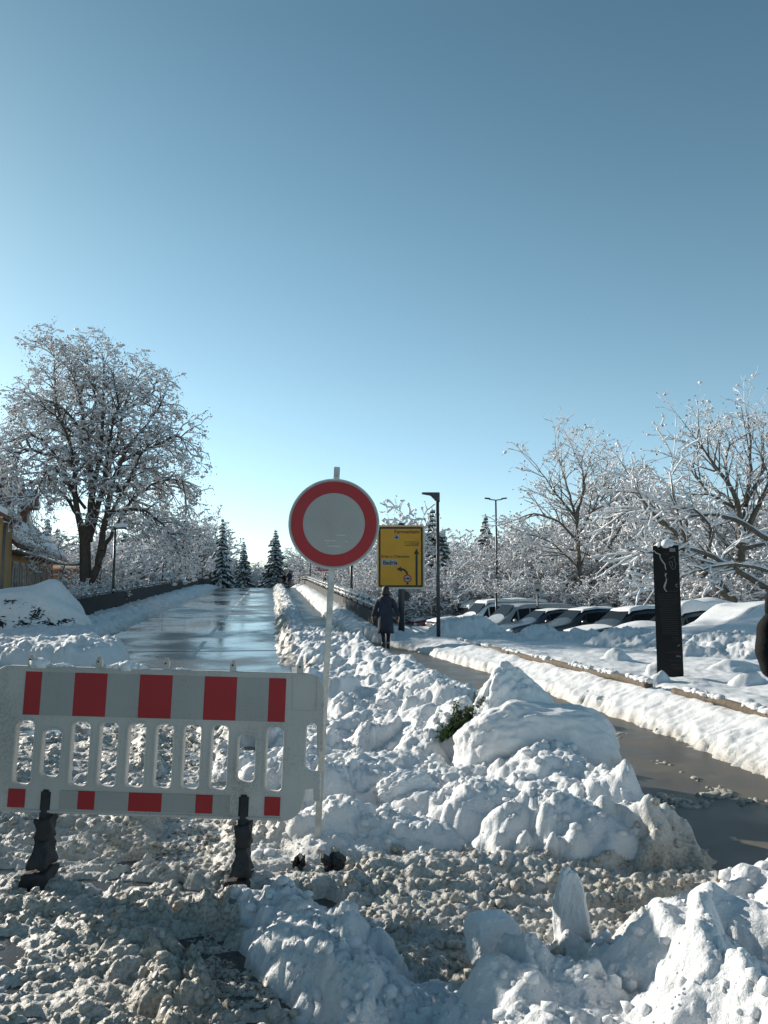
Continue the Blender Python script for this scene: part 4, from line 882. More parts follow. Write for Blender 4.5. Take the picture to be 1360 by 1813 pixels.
# ------------------------------------------------------------------ black information pillar
def pillar():
    d = 12.3; b = P(1187, 1190, d); t_ = P(1178, 966, d); h_ = t_.z-b.z
    wd = (P(1200, 1080, d)-P(1157, 1080, d)).x
    e = empty('information_pillar', (b.x, d, b.z), R(-24), 'tall black information pillar with a pale drawn line and small print rising from the snow', 'sign pillar')
    box('body', (0, 0, h_/2-.25), (wd, .10, h_+.5), BLKG, e, bevel=.004)
    B = []; rr = random.Random(3)
    y = -.0520; hw = wd/2
    Z = lambda v: h_*(1-v/228.0)
    Xc = lambda v: (v-21.5)/43*wd
    # river line, from the photograph
    pts = [(0, 10), (3, 10), (5, 13), (9, 15), (12.5, 17), (11.5, 20), (14, 26), (17, 31), (19.5, 34), (20, 40), (21, 44)]
    pts2 = [(21, 51), (19.5, 54), (20.5, 58)]; pts3 = [(21.5, 60), (20.5, 66), (18.5, 71), (17, 76), (18, 80), (21, 84)]
    def line(pt, w_, m, nm):
        bm = bmesh.new()
        for (a, b_), (c, d_), ww in [(pt[i], pt[i+1], w_[min(i, len(w_)-1)]) for i in range(len(pt)-1)]:
            p0 = Vector((Xc(a), y, Z(b_))); p1 = Vector((Xc(c), y, Z(d_))); dr = (p1-p0).normalized(); n = Vector((-dr.z, 0, dr.x))*ww*wd/43; o = dr*ww*.3*wd/43
            bm.faces.new([bm.verts.new(q) for q in (p0-n-o, p1-n+o, p1+n+o, p0+n-o)])
        return link(nm, bm_mesh(nm, bm), m, e)
    line(pts, [1.2, .9, .9, 1.0, .9, .8, 1, 1.0, .8, .7], SIGNW, 'river_line'); line(pts2, [1.2, .6], SIGNW, 'river_line').location.y = -.001; line(pts3, [.8, 1.3, 1.5, 1.0, .7], SIGNW, 'river_line').location.y = -.0015
    line([(27, 24), (31, 22), (33, 20), (36, 22), (35.5, 28), (38, 34), (36, 42), (32, 44), (29, 38), (26.5, 31), (30, 29), (32, 31), (32, 39)], [.3], GREYT, 'map_outline')
    line([(40, 70), (36.5, 71), (36, 73), (39, 76)], [.6], GREYT, 'mark').location.y = -.001
    box('plate', (Xc(33), y, Z(8.5)), (9.6/43*wd, .002, 6.5/228*h_), GREYT, e)
    bm = bmesh.new()
    def ln(x0, x1, v, th=.55): add_box(bm, (Xc((x0+x1)/2), y, Z(v)), ((x1-x0)/43*wd, .0015, th*wd/43))
    ln(17, 27, 14.6); ln(21, 27, 17.4); ln(19, 40, 83, .5)
    v = 88.5
    while v < 162:
        if not (103 < v < 104.5): 
            x = 5+ (v-88)*.09; end = 38.5+rr.uniform(-1.5, 1); k = x
            while k < end:
                q = min(end, k+rr.uniform(1.2, 4.2)); ln(k, q-.4, v, .45); k = q
        v += 3.25
    for v0, a, b_ in ((166, 27, 38), (169, 29, 38), (172, 26, 38), (190, 23, 40), (193, 17, 40), (207, 20, 40), (214, 25, 40), (218, 24, 40), (221, 27, 40)): ln(a, b_, v0, .4)
    link('small_print', bm_mesh('small_print', bm), DIMT, e)
    line([(35, 180), (37, 181), (39, 178)], [.6], GREYT, 'mark').location.y = -.002
    bm = bmesh.new(); 
    for a in range(4): add_box(bm, (Xc(33.5+a*1.8), y, Z(199+rr.uniform(-.6, .6))), (1.1/43*wd, .0015, 2.5*wd/43))
    link('mark', bm_mesh('mark', bm), GREYT, e)
    V, T_ = blobs([(-.10, 0, h_+.01, .10), (.0, 0, h_+.02, .11), (.06, 0, h_+.02, .09), (.14, .01, h_+.0, .05)], .75, 2); s_ = link('snow_cap', mesh_np('snow_cap', V, [T_]), SNOW, e)
    md = s_.modifiers.new('sub', 'SUBSURF'); md.levels = md.render_levels = 2
pillar()
# ------------------------------------------------------------------ lamps
def lamp(px, ptop, pbase, d, armpx, label, group=None, r=.055, name='street_lamp', base_z=None):
    b = P(px, pbase, d); t = P(px, ptop, d)
    e = empty(name, b, 0, label, 'street lamp', group); h_ = t.z-b.z
    cyl('pole', (0, 0, -1.0), (0, 0, h_), r, DARKM, e, r1=r*.8)
    s = armpx*d/F; bm = bmesh.new(); sg = -1 if s < 0 else 1; L_ = abs(s)
    vs_ = [(0.06*sg*-1, 0, h_+.03), (sg*L_, 0, h_+.03), (sg*L_, 0, h_-.01), (sg*L_*.45, 0, h_-.05), (sg*.04, 0, h_-.22), (-.06*sg, 0, h_-.25)]
    f = bm.faces.new([bm.verts.new((v[0], -.09, v[2])) for v in vs_]); q = bmesh.ops.extrude_face_region(bm, geom=[f]); bmesh.ops.translate(bm, verts=[v for v in q['geom'] if isinstance(v, bmesh.types.BMVert)], vec=(0, .18, 0))
    link('lamp_head', bm_mesh('lamp_head', bm, bevel=.01), DARKM, e); return e
lamp(776.5, 874, 1132, 21.8, -28, 'near dark street lamp with short arm pointing left, standing beside the yellow sign', r=.058)
def dbl():
    d = 46; b = P(880, 1030, d); t = P(878.5, 886, d); e = empty('street_lamp', b, 0, 'tall dark lamp post with two heads spread like a T above the wood', 'street lamp'); h_ = t.z-b.z
    cyl('pole', (0, 0, -2.5), (0, 0, h_), .075, DARKM, e, r1=.05)
    for sg in (-1, 1):
        bm = bmesh.new(); add_box(bm, (sg*.2, 0, h_+.04), (.42, .07, .06), Matrix.Rotation(R(-8*sg), 3, 'Y')); add_box(bm, (sg*.50, 0, h_+.12), (.34, .24, .07), Matrix.Rotation(R(-6*sg), 3, 'Y')); link('lamp_head', bm_mesh('lamp_head', bm, bevel=.012), DARKM, e)
dbl()
RL = 'thin lamp posts beyond the right parapet'
for px, pt, pb, d, arm, lb in ((622, 965, 1060, 34, -14, 'lamp post right of the round sign pole, partly behind the sign'), (575.5, 962, 1050, 51, -11, 'lamp post just left of the round sign pole behind the bridge railing'), (549, 965, 1035, 71, -9, 'thin lamp post second left of the round sign pole'),
                             (532, 972, 1030, 93, -8, 'thin lamp post third left of the round sign pole'), (520, 983, 1028, 108, -7, 'small lamp post with a visible head right of the lone spruce'), (512, 992, 1026, 116, -6, 'smallest lamp post nearest the lone spruce'), (505, 996, 1026, 124, -5, 'farthest faint lamp post between the walkers and lone spruce')):
    lamp(px, pt, pb, d, arm, lb, RL, r=.07)
for px, pt, pb, d, lb in ((287.5, 975, 1036, 53, 'bare dark pole rising behind the left parapet, nearest of three'), (328, 975, 1032, 68, 'bare dark pole behind the left parapet, middle of three'), (358, 985, 1028, 84, 'thinnest dark pole behind the left parapet, farthest of three')):
    b = P(px, pb, d); t = P(px, pt, d); e = empty('lamp_pole', b, 0, lb, 'pole', 'dark poles behind the left parapet'); cyl('pole', (0, 0, -1), (0, 0, t.z-b.z), .065, DARKM, e, r1=.045); cyl('pole_cap', (0, 0, t.z-b.z), (0, 0, t.z-b.z+.25), .11, DARKM, e, r1=.04)
def snowlamp():
    d = 34.1; b = P(200, 1068, d); t = P(204, 936, d); e = empty('street_lamp', b, 0, 'dark lamp post with a thick snow cushion on its flat head by the tallest tree', 'street lamp'); h_ = t.z-b.z
    cyl('pole', (0, 0, -1), (t.x-b.x, 0, h_), .065, DARKM, e, r1=.05)
    bm = bmesh.new(); add_box(bm, (.22, 0, h_+.02), (.52, .26, .06)); link('lamp_head', bm_mesh('lamp_head', bm, bevel=.02), DARKM, e)
    bm = bmesh.new(); g = bmesh.ops.create_icosphere(bm, subdivisions=4, radius=1)
    for v in bm.verts:
        x, y, z = v.co; v.co = Vector((.22+.30*math.copysign(abs(x)**.75, x), .17*math.copysign(abs(y)**.8, y), h_+.135+.115*math.copysign(abs(z)**.7, z)+.01*math.sin(x*5)))
    link('snow_cap', bm_mesh('snow_cap', bm, True), SNOW, e)
snowlamp()
# ------------------------------------------------------------------ parapets, railings
def wallrun(name, label, s0, s1, t0, t1, h_, cat, low=-1.2, snow=True):
    S_ = np.linspace(s0, s1, 50); V = []; Q = []
    for s in S_:
        z = float(rz(s))
        for t, zz in ((t0, low), (t0, z+h_), (t1, z+h_), (t1, low)): p = st(s, t); V.append((p.x, p.y, zz if zz == low else zz))
    for i in range(len(S_)-1):
        b = i*4; Q += [(b, b+4, b+5, b+1), (b+1, b+5, b+6, b+2), (b+2, b+6, b+7, b+3)]
    Q += [(0, 1, 2, 3), tuple(len(V)-4+k for k in (3, 2, 1, 0))]
    e = empty(name, (0, 0, 0), 0, label, cat); link('wall', mesh_np('wall', V, [Q], False), WALLM, e)
    return e
def rail(e, s0, s1, t, z0, zs, step, snowy, seed, rr=.022):
    rg = random.Random(seed); P_ = []; seg = []; sn = []; s = s0
    while s < s1:
        z = float(rz(s))+z0; p = st(s, t, z); seg.append((*p, p.x, p.y, z+zs[-1], .025, .025)); s += step
    for zz in zs:
        s = s0
        while s < s1-.01:
            a = st(s, t, float(rz(s))+z0+zz); q = min(s+.5, s1); b = st(q, t, float(rz(q))+z0+zz); seg.append((*a, *b, rr, rr))
            if rg.random() < snowy: h1 = rg.uniform(.03, .06); sn.append((a.x, a.y, a.z+rr+h1*.5, b.x, b.y, b.z+rr+h1*.5, h1, h1*rg.uniform(.6, 1)))
            s = q
    V, Q = tubes(seg, 6); link('railing', mesh_np('railing', V, [Q]), DARKM, e)
    if sn: V, Q = tubes(sn, 6); tag(link('railing_snow', mesh_np('railing_snow', V, [Q]), SNOW, e), kind='stuff')
    return rg
wr = wallrun('bridge_parapet', 'dark bridge parapet with a snow topped double railing running uphill right of the footpath', 22.3, 98, 3.05, 3.25, .78, 'parapet')
rail(wr, 22.4, 98, 3.15, .78, (.14, .30), 2.0, .9, 3)
# railing infill caked with snow: loops showing dark gaps
rg = random.Random(6); sn = []; s = 22.6
while s < 70:
    z = float(rz(s))+.80; a = st(s, 3.32, z+.02); b = st(s+rg.uniform(-.05, .05), 3.32, z+rg.uniform(.28, .42)); r = rg.uniform(.05, .10); sn.append((*a, *b, r, r*.8)); s += rg.uniform(.22, .38)
V, Q = tubes(sn, 6); tag(link('caked_snow', mesh_np('caked_snow', V, [Q]), SNOW, wr), kind='stuff')
wl = wallrun('bridge_parapet', 'dark brown bridge parapet along the left snowbank, under the tallest tree', 26.2, 96, -6.95, -6.7, .92, 'parapet')
rail(wl, 27.2, 96, -6.82, .92, (.09,), 2.2, .35, 5, .025)
# blue-grey end rail in front of the left parapet
e = empty('end_railing', st(25.6, -6.7, .4), 0, 'short blue grey tubular handrail at the near end of the left parapet', 'handrail')
sg = []
for (a, b, z0, z1) in ((25.3, 25.3, -.3, .98), (25.3, 28.3, .97, 1.08), (25.3, 26.4, .55, .58)):
    p = st(a, -6.66)-e.location; q = st(b, -6.66)-e.location; sg.append((p.x, p.y, z0-.0, q.x, q.y, z1, .05 if a == b else .04, .05 if a == b else .04))
sg = [(r[0], r[1], r[2]-.1, r[3], r[4], r[5]-.1, r[6], r[7]) for r in sg]
V, Q = tubes(sg, 8); e.location.z = .35; link('tube', mesh_np('tube', V, [Q]), simple('blue_grey_paint', (.05, .075, .11), .5, .2), e)
# ------------------------------------------------------------------ log rail on the right
def logrun(name, a, b, r, label, seed, parts=True):
    rg = random.Random(seed); a = Vector(a); b = Vector(b); n = 26; V = []; Q = []; e = empty(name, a, 0, label, 'log rail', 'weathered logs of the low rail along the footpath'); dr = (b-a); u = dr.normalized(); sd = u.cross(Vector((0, 0, 1))).normalized(); up = sd.cross(u); K = 14
    for i in range(n+1):
        f = i/n; c = dr*f+up*(.012*math.sin(f*9+seed))+sd*(.014*math.sin(f*7+seed*2)); rad = r*(1+.07*math.sin(f*17+seed)+rg.uniform(-.03, .03))
        for k in range(K): an = 2*math.pi*k/K; rr_ = rad*(1+.05*math.sin(k*3+i*.6)); V.append(tuple(c+sd*math.cos(an)*rr_+up*math.sin(an)*rr_))
    for i in range(n):
        for k in range(K): Q.append((i*K+k, i*K+(k+1) % K, (i+1)*K+(k+1) % K, (i+1)*K+k))
    V += [tuple(Vector((0, 0, 0))), tuple(dr)]; T_ = [(len(V)-2, (k+1) % K, k) for k in range(K)]+[(len(V)-1, n*K+k, n*K+(k+1) % K) for k in range(K)]
    link('log', mesh_np('log', V, [Q, T_]), WOOD, e)
    p0 = Vector((0, 0, 0))+dr*.3; cyl('post', p0-Vector((0, 0, .6)), p0, r*.9, WOOD, e)
    B = []
    for k in range(110):
        f = rg.random()
        if math.sin(f*13+seed)+rg.uniform(-.5, .5) > -.1: p = dr*f; B.append((p.x+rg.uniform(-.01, .03), p.y, p.z+r*1.05, rg.uniform(.03, .075)))
    if B: Vv, T_ = blobs(B, .6, seed); tag(link('snow_strip', mesh_np('snow_strip', Vv, [T_]), SNOW, e), kind='stuff')
    return e
logrun('log_rail', P(814, 1136, 20.6), P(905, 1157, 16.6), .06, 'farthest dark end log of the low rail beside the footpath', 1)
logrun('log_rail', P(905, 1157, 16.6), P(1045, 1189, 12.9), .055, 'middle pale weathered log of the rail, with snow lumps on it', 2)
logrun('log_rail', P(1040, 1187, 13.0), P(1150, 1213, 11.0), .055, 'pale log of the rail ending left of the information pillar', 3)
logrun('log_rail', P(1195, 1222, 10.4), P(1420, 1284, 8.0), .05, 'nearest log of the rail, mostly under snow at the right edge', 4)
# ------------------------------------------------------------------ hero blocks of snow
def chunk(name, c, size, label, seed, rot=(0, 0, 0), cuts=5, lump=.08, cat='snow block', shape=None, fine=.012, flat=1.0, group=None):
    rg = random.Random(seed); bm = bmesh.new(); bmesh.ops.create_icosphere(bm, subdivisions=6, radius=1)
    Vv = np.array([v.co[:] for v in bm.verts])
    pl = [(Vector((rg.gauss(0, 1), rg.gauss(0, 1), rg.gauss(0, .8))).normalized(), rg.uniform(.62, .92)) for _ in range(cuts)]
    for nrm, dd in pl:
        n_ = np.array(nrm[:]); k = Vv@n_-dd; Vv = Vv-np.outer(np.clip(k, 0, None)*.93, n_)
    if shape: Vv = shape(Vv)
    nn = Vv/np.linalg.norm(Vv, axis=1, keepdims=True); s_ = seed*3.7
    def n3(f, k): return (perlin(Vv[:, 0]*f+s_, Vv[:, 1]*f+Vv[:, 2]*f*.7, k)+perlin(Vv[:, 2]*f-s_, Vv[:, 0]*f*.8-Vv[:, 1]*f, k+1))*.5
    dsp = lump*(1.4*n3(1.6, 1)+.8*np.abs(n3(3.5, 5))+.4*n3(8, 9))+fine*(1.2*n3(17, 13)+n3(34, 17))
    Vv = Vv+nn*dsp[:, None]; Vv = Vv*np.array(size)
    for v, q in zip(bm.verts, Vv): v.co = q
    o = link(name, bm_mesh(name, bm, True), SNOW); o.location = c; o.rotation_euler = tuple(R(a) for a in rot); return tag(o, label, cat, group)
c = gp(955, 1410, .05); chunk('snow_block', (c.x+.07, c.y+.50, .24), (.70, .50, .50), 'largest block of snow, a broad boulder left of the footpath', 21, (0, 5, -8), 6, .09, shape=lambda V: np.sign(V)*np.abs(V)**.66, fine=.014)
c = P(915, 1245, 7.4); chunk('snow_block', (c.x-.06, 7.25, .62), (.44, .34, .52), 'pointed cone of snow standing on top of the largest block', 22, (0, 4, 20), 5, .09, shape=lambda V: V*np.stack([1.35-.75*(V[:, 2]+1)/2*1.25]*2+[np.ones(len(V))], 1))
c = gp(1015, 1660, .12); chunk('snow_block', (c.x, c.y+.02, .20), (.095, .075, .24), 'upright tooth shaped slab of snow in the foreground heap', 23, (8, -6, 15), 6, .09, shape=lambda V: V*np.stack([1.2-.45*(V[:, 2]+1)/2]*2+[np.ones(len(V))], 1))
c = gp(870, 1690, .12); chunk('snow_block', (c.x, c.y, .19), (.13, .10, .10), 'squarish flat topped snow block left of the upright slab', 24, (10, 7, 25), 6, .08, shape=lambda V: np.sign(V)*np.abs(V)**.70)
for k, (px, py, z, sx_, sy_, sz_, rot, lb) in enumerate(((1245, 1785, .25, .07, .065, .06, (0, 0, 0), 'small round icy ball of snow at the bottom right corner'),
        (1160, 1680, .2, .15, .12, .12, (10, -15, 60), 'large smooth snow lump right of the upright slab'), (735, 1300, .25, .22, .20, .15, (0, 0, 50), 'big rounded lump between the sign pole and the evergreen sprig'),
        (720, 1400, .18, .24, .16, .15, (18, 0, 20), 'angular tilted slab of snow between the sign pole and the largest block'), (890, 1385, .1, .16, .15, .13, (0, 0, 0), 'round lump leaning on the left side of the largest block'))):
    q = gp(px, py, z); chunk('snow_lump', (q.x, q.y, z), (sx_, sy_, sz_), lb, 40+k, rot, 4, .13, 'snow lump')
# ------------------------------------------------------------------ evergreen sprig and dark debris in the snow
def sprig():
    c = gp(812, 1296, .42); c.z = gz(c.x, c.y)+.10; e = empty('evergreen_sprig', c, 0, 'dark green evergreen sprig poking out of the snow left of the cone', 'branch'); rg = random.Random(2); V = []; Q = []; st_ = []
    for k in range(30):
        a = R(rg.uniform(15, 75)); p = Vector((rg.uniform(-.20, .12), rg.uniform(-.06, .06), 0)); p.z = -.14+.5*(p.x+.2)+rg.uniform(-.04, .04); d_ = Vector((math.cos(a), rg.uniform(-.5, .2), math.sin(a))).normalized(); n = 12
        for j in range(n):
            q = p+d_*.024; st_.append((*p, *q, .003, .003))
            for m in range(7):
                w_ = Vector((rg.gauss(0, 1), rg.gauss(0, 1), rg.gauss(0, 1)-.5)).normalized(); l = .045*(1-j/n*.5); b = len(V); sd = d_.cross(w_)*.012; V += [tuple(p), tuple(p+w_*l+sd), tuple(p+w_*l*1.3), tuple(p+w_*l-sd)]; Q.append((b, b+1, b+2, b+3))
            p = q; d_ = (d_+Vector((rg.gauss(0, .1), rg.gauss(0, .1), rg.gauss(0, .1)-.02))).normalized()
    link('needles', mesh_np('needles', V, [Q], False), simple('fresh_needles', (.035, .075, .02), .6, var=.4, scale=20), e); Vv, Qq = tubes(st_, 4); link('twigs', mesh_np('twigs', Vv, [Qq]), BARK, e)
sprig()
def debris(px, py, w_, h_, label, seed, z=.05):
    c = gp(px, py, z); rg = random.Random(seed); bm = bmesh.new()
    for k in range(9):
        add_box(bm, (rg.uniform(-w_, w_)*.5, rg.uniform(-.06, .06), rg.uniform(-.4, .6)*h_), (w_*rg.uniform(.2, .5), .09, h_*rg.uniform(.4, 1)), Matrix.Rotation(rg.uniform(-.6, .6), 3, 'Y') @ Matrix.Rotation(rg.uniform(-.6, .6), 3, 'Z'))
    bmesh.ops.bevel(bm, geom=bm.edges[:], offset=.008, segments=2, affect='EDGES')
    o = link('rubber_block', bm_mesh('rubber_block', bm), RUB, loc=c); tag(o, label, 'debris')
debris(592, 1528, .16, .05, 'broken black rubber block lying in slush below the sign pole', 5, .10)
debris(532, 1527, .05, .05, 'small black rubber piece left of the larger one below the sign pole', 6, .10)
# ------------------------------------------------------------------ small signs
def smallsign(px, py, wpx, hpx, pb, d, label, m, cat='road sign', tri=False):
    b = P(px, pb, d); t = P(px, py, d); e = empty('road_sign', (t.x, d, b.z), 0, label, cat); k = d/F; h_ = t.z-b.z
    cyl('post', (0, .05, -1.5), (0, .05, h_+hpx*k/2), .035, DARKM, e)
    if tri:
        r = hpx*k*.62; tr = [(r*math.cos(R(a)), h_+r*math.sin(R(a))) for a in (90, 210, 330)]; tr2 = [(r*.68*math.cos(R(a)), h_+r*.68*math.sin(R(a))) for a in (90, 210, 330)]
        extruded('plate', [tr], .02, REDR, e); extruded('white_face', [tr2], .004, SIGNW, e).location = (0, -.013, 0)
        bm = bmesh.new(); add_box(bm, (0, -.018, h_), (.04, .004, .22)); add_box(bm, (0, -.0185, h_), (.04, .004, .22), Matrix.Rotation(R(60), 3, 'Y')); add_box(bm, (0, -.019, h_), (.04, .004, .22), Matrix.Rotation(R(-60), 3, 'Y')); link('snowflake', bm_mesh('snowflake', bm), BLK, e)
    else:
        extruded('plate', [rrect(-wpx*k/2, h_-hpx*k/2, wpx*k/2, h_+hpx*k/2, .04)], .02, m, e)
    return e, k, h_
smallsign(573, 1004, 24, 22, 1045, 48, 'triangular red edged warning sign with a snowflake just below the round sign', SIGNW, tri=True)
e, k, h_ = smallsign(952, 1041, 13, 21, 1085, 34, 'small white parking notice with a dark symbol in front of the wood', SIGNW)
box('header', (0, -.012, h_+.20), (.26, .004, .07), GREYT, e); extruded('symbol', [[(-.08, h_-.16), (.08, h_-.16), (.09, h_-.08), (.05, h_-.03), (-.05, h_-.03), (-.09, h_-.08)]], .004, BLK, e).location = (0, -.013, 0)
e = empty('post', P(879, 1075, 36), 0, 'short plain dark post rising behind the snowed in vans', 'post'); cyl('shaft', (0, 0, -1), (0, 0, P(879, 1052, 36).z-P(879, 1075, 36).z), .05, DARKM, e); cyl('cap', (0, 0, .60), (0, 0, .66), .065, DARKM, e)
# ------------------------------------------------------------------ cars
def paint(name, c, rough=.3):
    m, t, b = nmat(name); n = noise_node(t, 3, 5, .6); r = ramp(t, n.outputs[0], [(.3, tuple(k*.8 for k in c)), (.75, tuple(min(1, k*1.15+.02) for k in c))]); t.links.new(r.outputs[0], b.inputs['Base Color'])
    b.inputs['Roughness'].default_value = rough; b.inputs['Coat Weight'].default_value = .5; b.inputs['Coat Roughness'].default_value = .1; return m
LIGHTM = simple('headlight_glass', (.55, .57, .58), .12, .3); CHR = simple('grille_metal', (.30, .31, .32), .3, .8); PLATE = simple('number_plate', (.7, .7, .68), .5); TYRE = simple('tyre', (.02, .02, .02), .85); RIM = simple('wheel_rim', (.25, .26, .27), .4, .7)
KIND = {   # stations: x from the nose, underside, belt height, top height, half width at belt, half width at top
 'suv': [(0, .45, .72, .74, .62, .5), (.12, .30, .90, .93, .86, .74), (.9, .28, 1.02, 1.06, .93, .78), (1.35, .28, 1.05, 1.10, .93, .76), (2.0, .28, 1.07, 1.60, .94, .66), (2.6, .28, 1.08, 1.68, .94, .68), (3.6, .28, 1.10, 1.66, .93, .67), (4.3, .32, 1.10, 1.56, .90, .64), (4.62, .40, 1.05, 1.10, .86, .70), (4.68, .5, .9, .92, .8, .68)],
 'hatch': [(0, .42, .62, .64, .6, .5), (.12, .26, .78, .80, .82, .7), (.85, .24, .90, .93, .87, .72), (1.15, .24, .93, .97, .88, .70), (1.85, .24, .95, 1.42, .88, .60), (2.4, .24, .96, 1.49, .88, .62), (3.2, .26, .98, 1.46, .87, .61), (3.8, .3, .98, 1.30, .84, .58), (4.05, .4, .92, .96, .80, .62), (4.1, .5, .85, .87, .75, .6)],
 'van': [(0, .45, .78, .80, .66, .55), (.12, .32, .98, 1.00, .92, .80), (.65, .30, 1.12, 1.16, .96, .82), (.85, .30, 1.15, 1.22, .97, .80), (1.65, .30, 1.18, 1.90, .97, .76), (2.2, .30, 1.18, 1.97, .97, .78), (3.6, .30, 1.18, 1.98, .97, .78), (4.8, .34, 1.18, 1.94, .95, .77), (4.98, .42, 1.15, 1.30, .92, .76), (5.02, .5, 1.0, 1.02, .86, .72)]}
WIN = {'suv': [(3, 4, 'f'), (4, 5, 's'), (5, 6, 's'), (6, 7, 's'), (7, 8, 'b')], 'hatch': [(3, 4, 'f'), (4, 5, 's'), (5, 6, 's'), (6, 7, 's'), (7, 8, 'b')], 'van': [(3, 4, 'f'), (4, 5, 's'), (5, 6, 's'), (6, 7, 's'), (7, 8, 'b')]}
def loft(st_, n=8, smooth=True):
    V = []; Q = []
    for x, lo, be, tp, w1, w2 in st_:
        ring = [(-w1*.9, lo), (-w1*1.0, lo+.12*(be-lo)), (-w1*1.02, lo+.6*(be-lo)), (-w1*.985, be), (-w2*1.02, tp-.09*(tp-be)-.005), (-w2*.86, tp), (0, tp+.025)]
        ring = ring+[(-a, b) for a, b in ring[-2::-1]]
        for y, z in ring: V.append((x, y, z))
    K = 13
    for i in range(len(st_)-1):
        for k in range(K): a = i*K+k; b = i*K+(k+1) % K; Q.append((a, b, b+K, a+K))
    return V, Q, K
def car(kind, loc, rz_, label, mat, cap=.12, hood=.05, seed=1, group='cars parked in the snowy car park', cover=False, cat='car', name='parked_car', roof_m=None):
    st_ = KIND[kind]; e = empty(name, loc, rz_, label, cat, group); V, Q, K = loft(st_)
    bm = bmesh.new(); vv = [bm.verts.new(v) for v in V]
    for q in Q: bm.faces.new([vv[i] for i in q])
    bm.faces.new([vv[i] for i in range(K)]); bm.faces.new([vv[len(V)-K+i] for i in range(K)][::-1])
    bmesh.ops.recalc_face_normals(bm, faces=bm.faces)
    me = bm_mesh('body', bm, True); body = link('body', me, mat, e); md = body.modifiers.new('s', 'SUBSURF'); md.levels = md.render_levels = 2
    Lc = st_[-1][0]
    # windows: slightly proud panes between belt and roof
    for a, b, typ in WIN[kind]:
        A, B = st_[a], st_[b]
        def pt(S_, side, f, off=.012):
            x, lo, be, tp, w1, w2 = S_; y = (w1*.985+(w2*1.02-w1*.985)*f)+off; z = be+.02+(tp-.09*(tp-be)-be-.03)*f; return Vector((x, side*y, z))
        if typ == 's':
            for sd in (-1, 1):
                bm = bmesh.new(); q = [pt(A, sd, .06), pt(B, sd, .06), pt(B, sd, .86), pt(A, sd, .86)]; mid = (q[0]+q[1]+q[2]+q[3])/4; q = [mid+(p-mid)*.93 for p in q]; bm.faces.new([bm.verts.new(p) for p in q]); me = bm_mesh('side_window', bm); w_ = link('side_window', me, GLASS, e); m2 = w_.modifiers.new('t', 'SOLIDIFY'); m2.thickness = .012
        elif typ == 'f':
            for sd in (-1, 1):   # front quarter
                bm = bmesh.new(); x0 = A[0]+.25; bm.faces.new([bm.verts.new(p) for p in (Vector((x0+.12, sd*(A[4]*.985+.0), A[2]+.06)), pt(B, sd, .06, .012)-Vector((.05, 0, 0)), pt(B, sd, .80, .012)-Vector((.05, 0, 0)))]); w_ = link('side_window', bm_mesh('side_window', bm), GLASS, e); m2 = w_.modifiers.new('t', 'SOLIDIFY'); m2.thickness = .012
            bm = bmesh.new(); bm.faces.new([bm.verts.new(p) for p in ((A[0]+.10, -A[5]*.95, A[3]+.055), (A[0]+.10, A[5]*.95, A[3]+.055), (B[0]-.06, B[5]*.80, B[3]-.005), (B[0]-.06, -B[5]*.80, B[3]-.005))]); w_ = link('windscreen', bm_mesh('windscreen', bm), GLASS, e); m2 = w_.modifiers.new('t', 'SOLIDIFY'); m2.thickness = .03; m2.offset = 0
    f0 = st_[1]
    for sd in (-1, 1):
        bm = bmesh.new(); g = bmesh.ops.create_icosphere(bm, subdivisions=3, radius=1); bmesh.ops.transform(bm, matrix=Matrix.Translation((.13, sd*f0[4]*.74, f0[2]-.12)) @ Matrix.Diagonal((.10, .17, .085, 1)), verts=g['verts']); link('headlight', bm_mesh('headlight', bm, True), LIGHTM, e)
        bm = bmesh.new(); g = bmesh.ops.create_icosphere(bm, subdivisions=3, radius=1); mx_ = st_[4][0]-.28; bmesh.ops.transform(bm, matrix=Matrix.Translation((mx_, sd*(st_[4][4]+.12), st_[4][2]+.06)) @ Matrix.Diagonal((.09, .13, .085, 1)), verts=g['verts']); link('mirror', bm_mesh('mirror', bm, True), mat if not cover else BLK, e)
        for wx in (.85, Lc-.95):
            wh = cyl('wheel', (wx, sd*(f0[4]-.10), .33), (wx, sd*(f0[4]+.09), .33), .335, TYRE, e, seg=24); cyl('rim', (wx, sd*(f0[4]+.085), .33), (wx, sd*(f0[4]+.10), .33), .22, RIM, wh, seg=16)
    box('grille', (.035, 0, f0[2]-.18), (.08, .72, .15), CHR, e, bevel=.02); box('number_plate', (-.015, 0, f0[1]+.17), (.02, .50, .11), PLATE, e)
    box('lower_intake', (.03, 0, f0[1]+.06), (.10, 1.1, .08), BLK, e, bevel=.02)
    if roof_m: pass
    # snow lying on roof and bonnet, a shell with its own thickness
    rg = random.Random(seed); xs = np.linspace(.02, Lc-.02, 64); SX = [s[0] for s in st_]
    def prof(x, k): return np.interp(x, SX, [s[k] for s in st_])
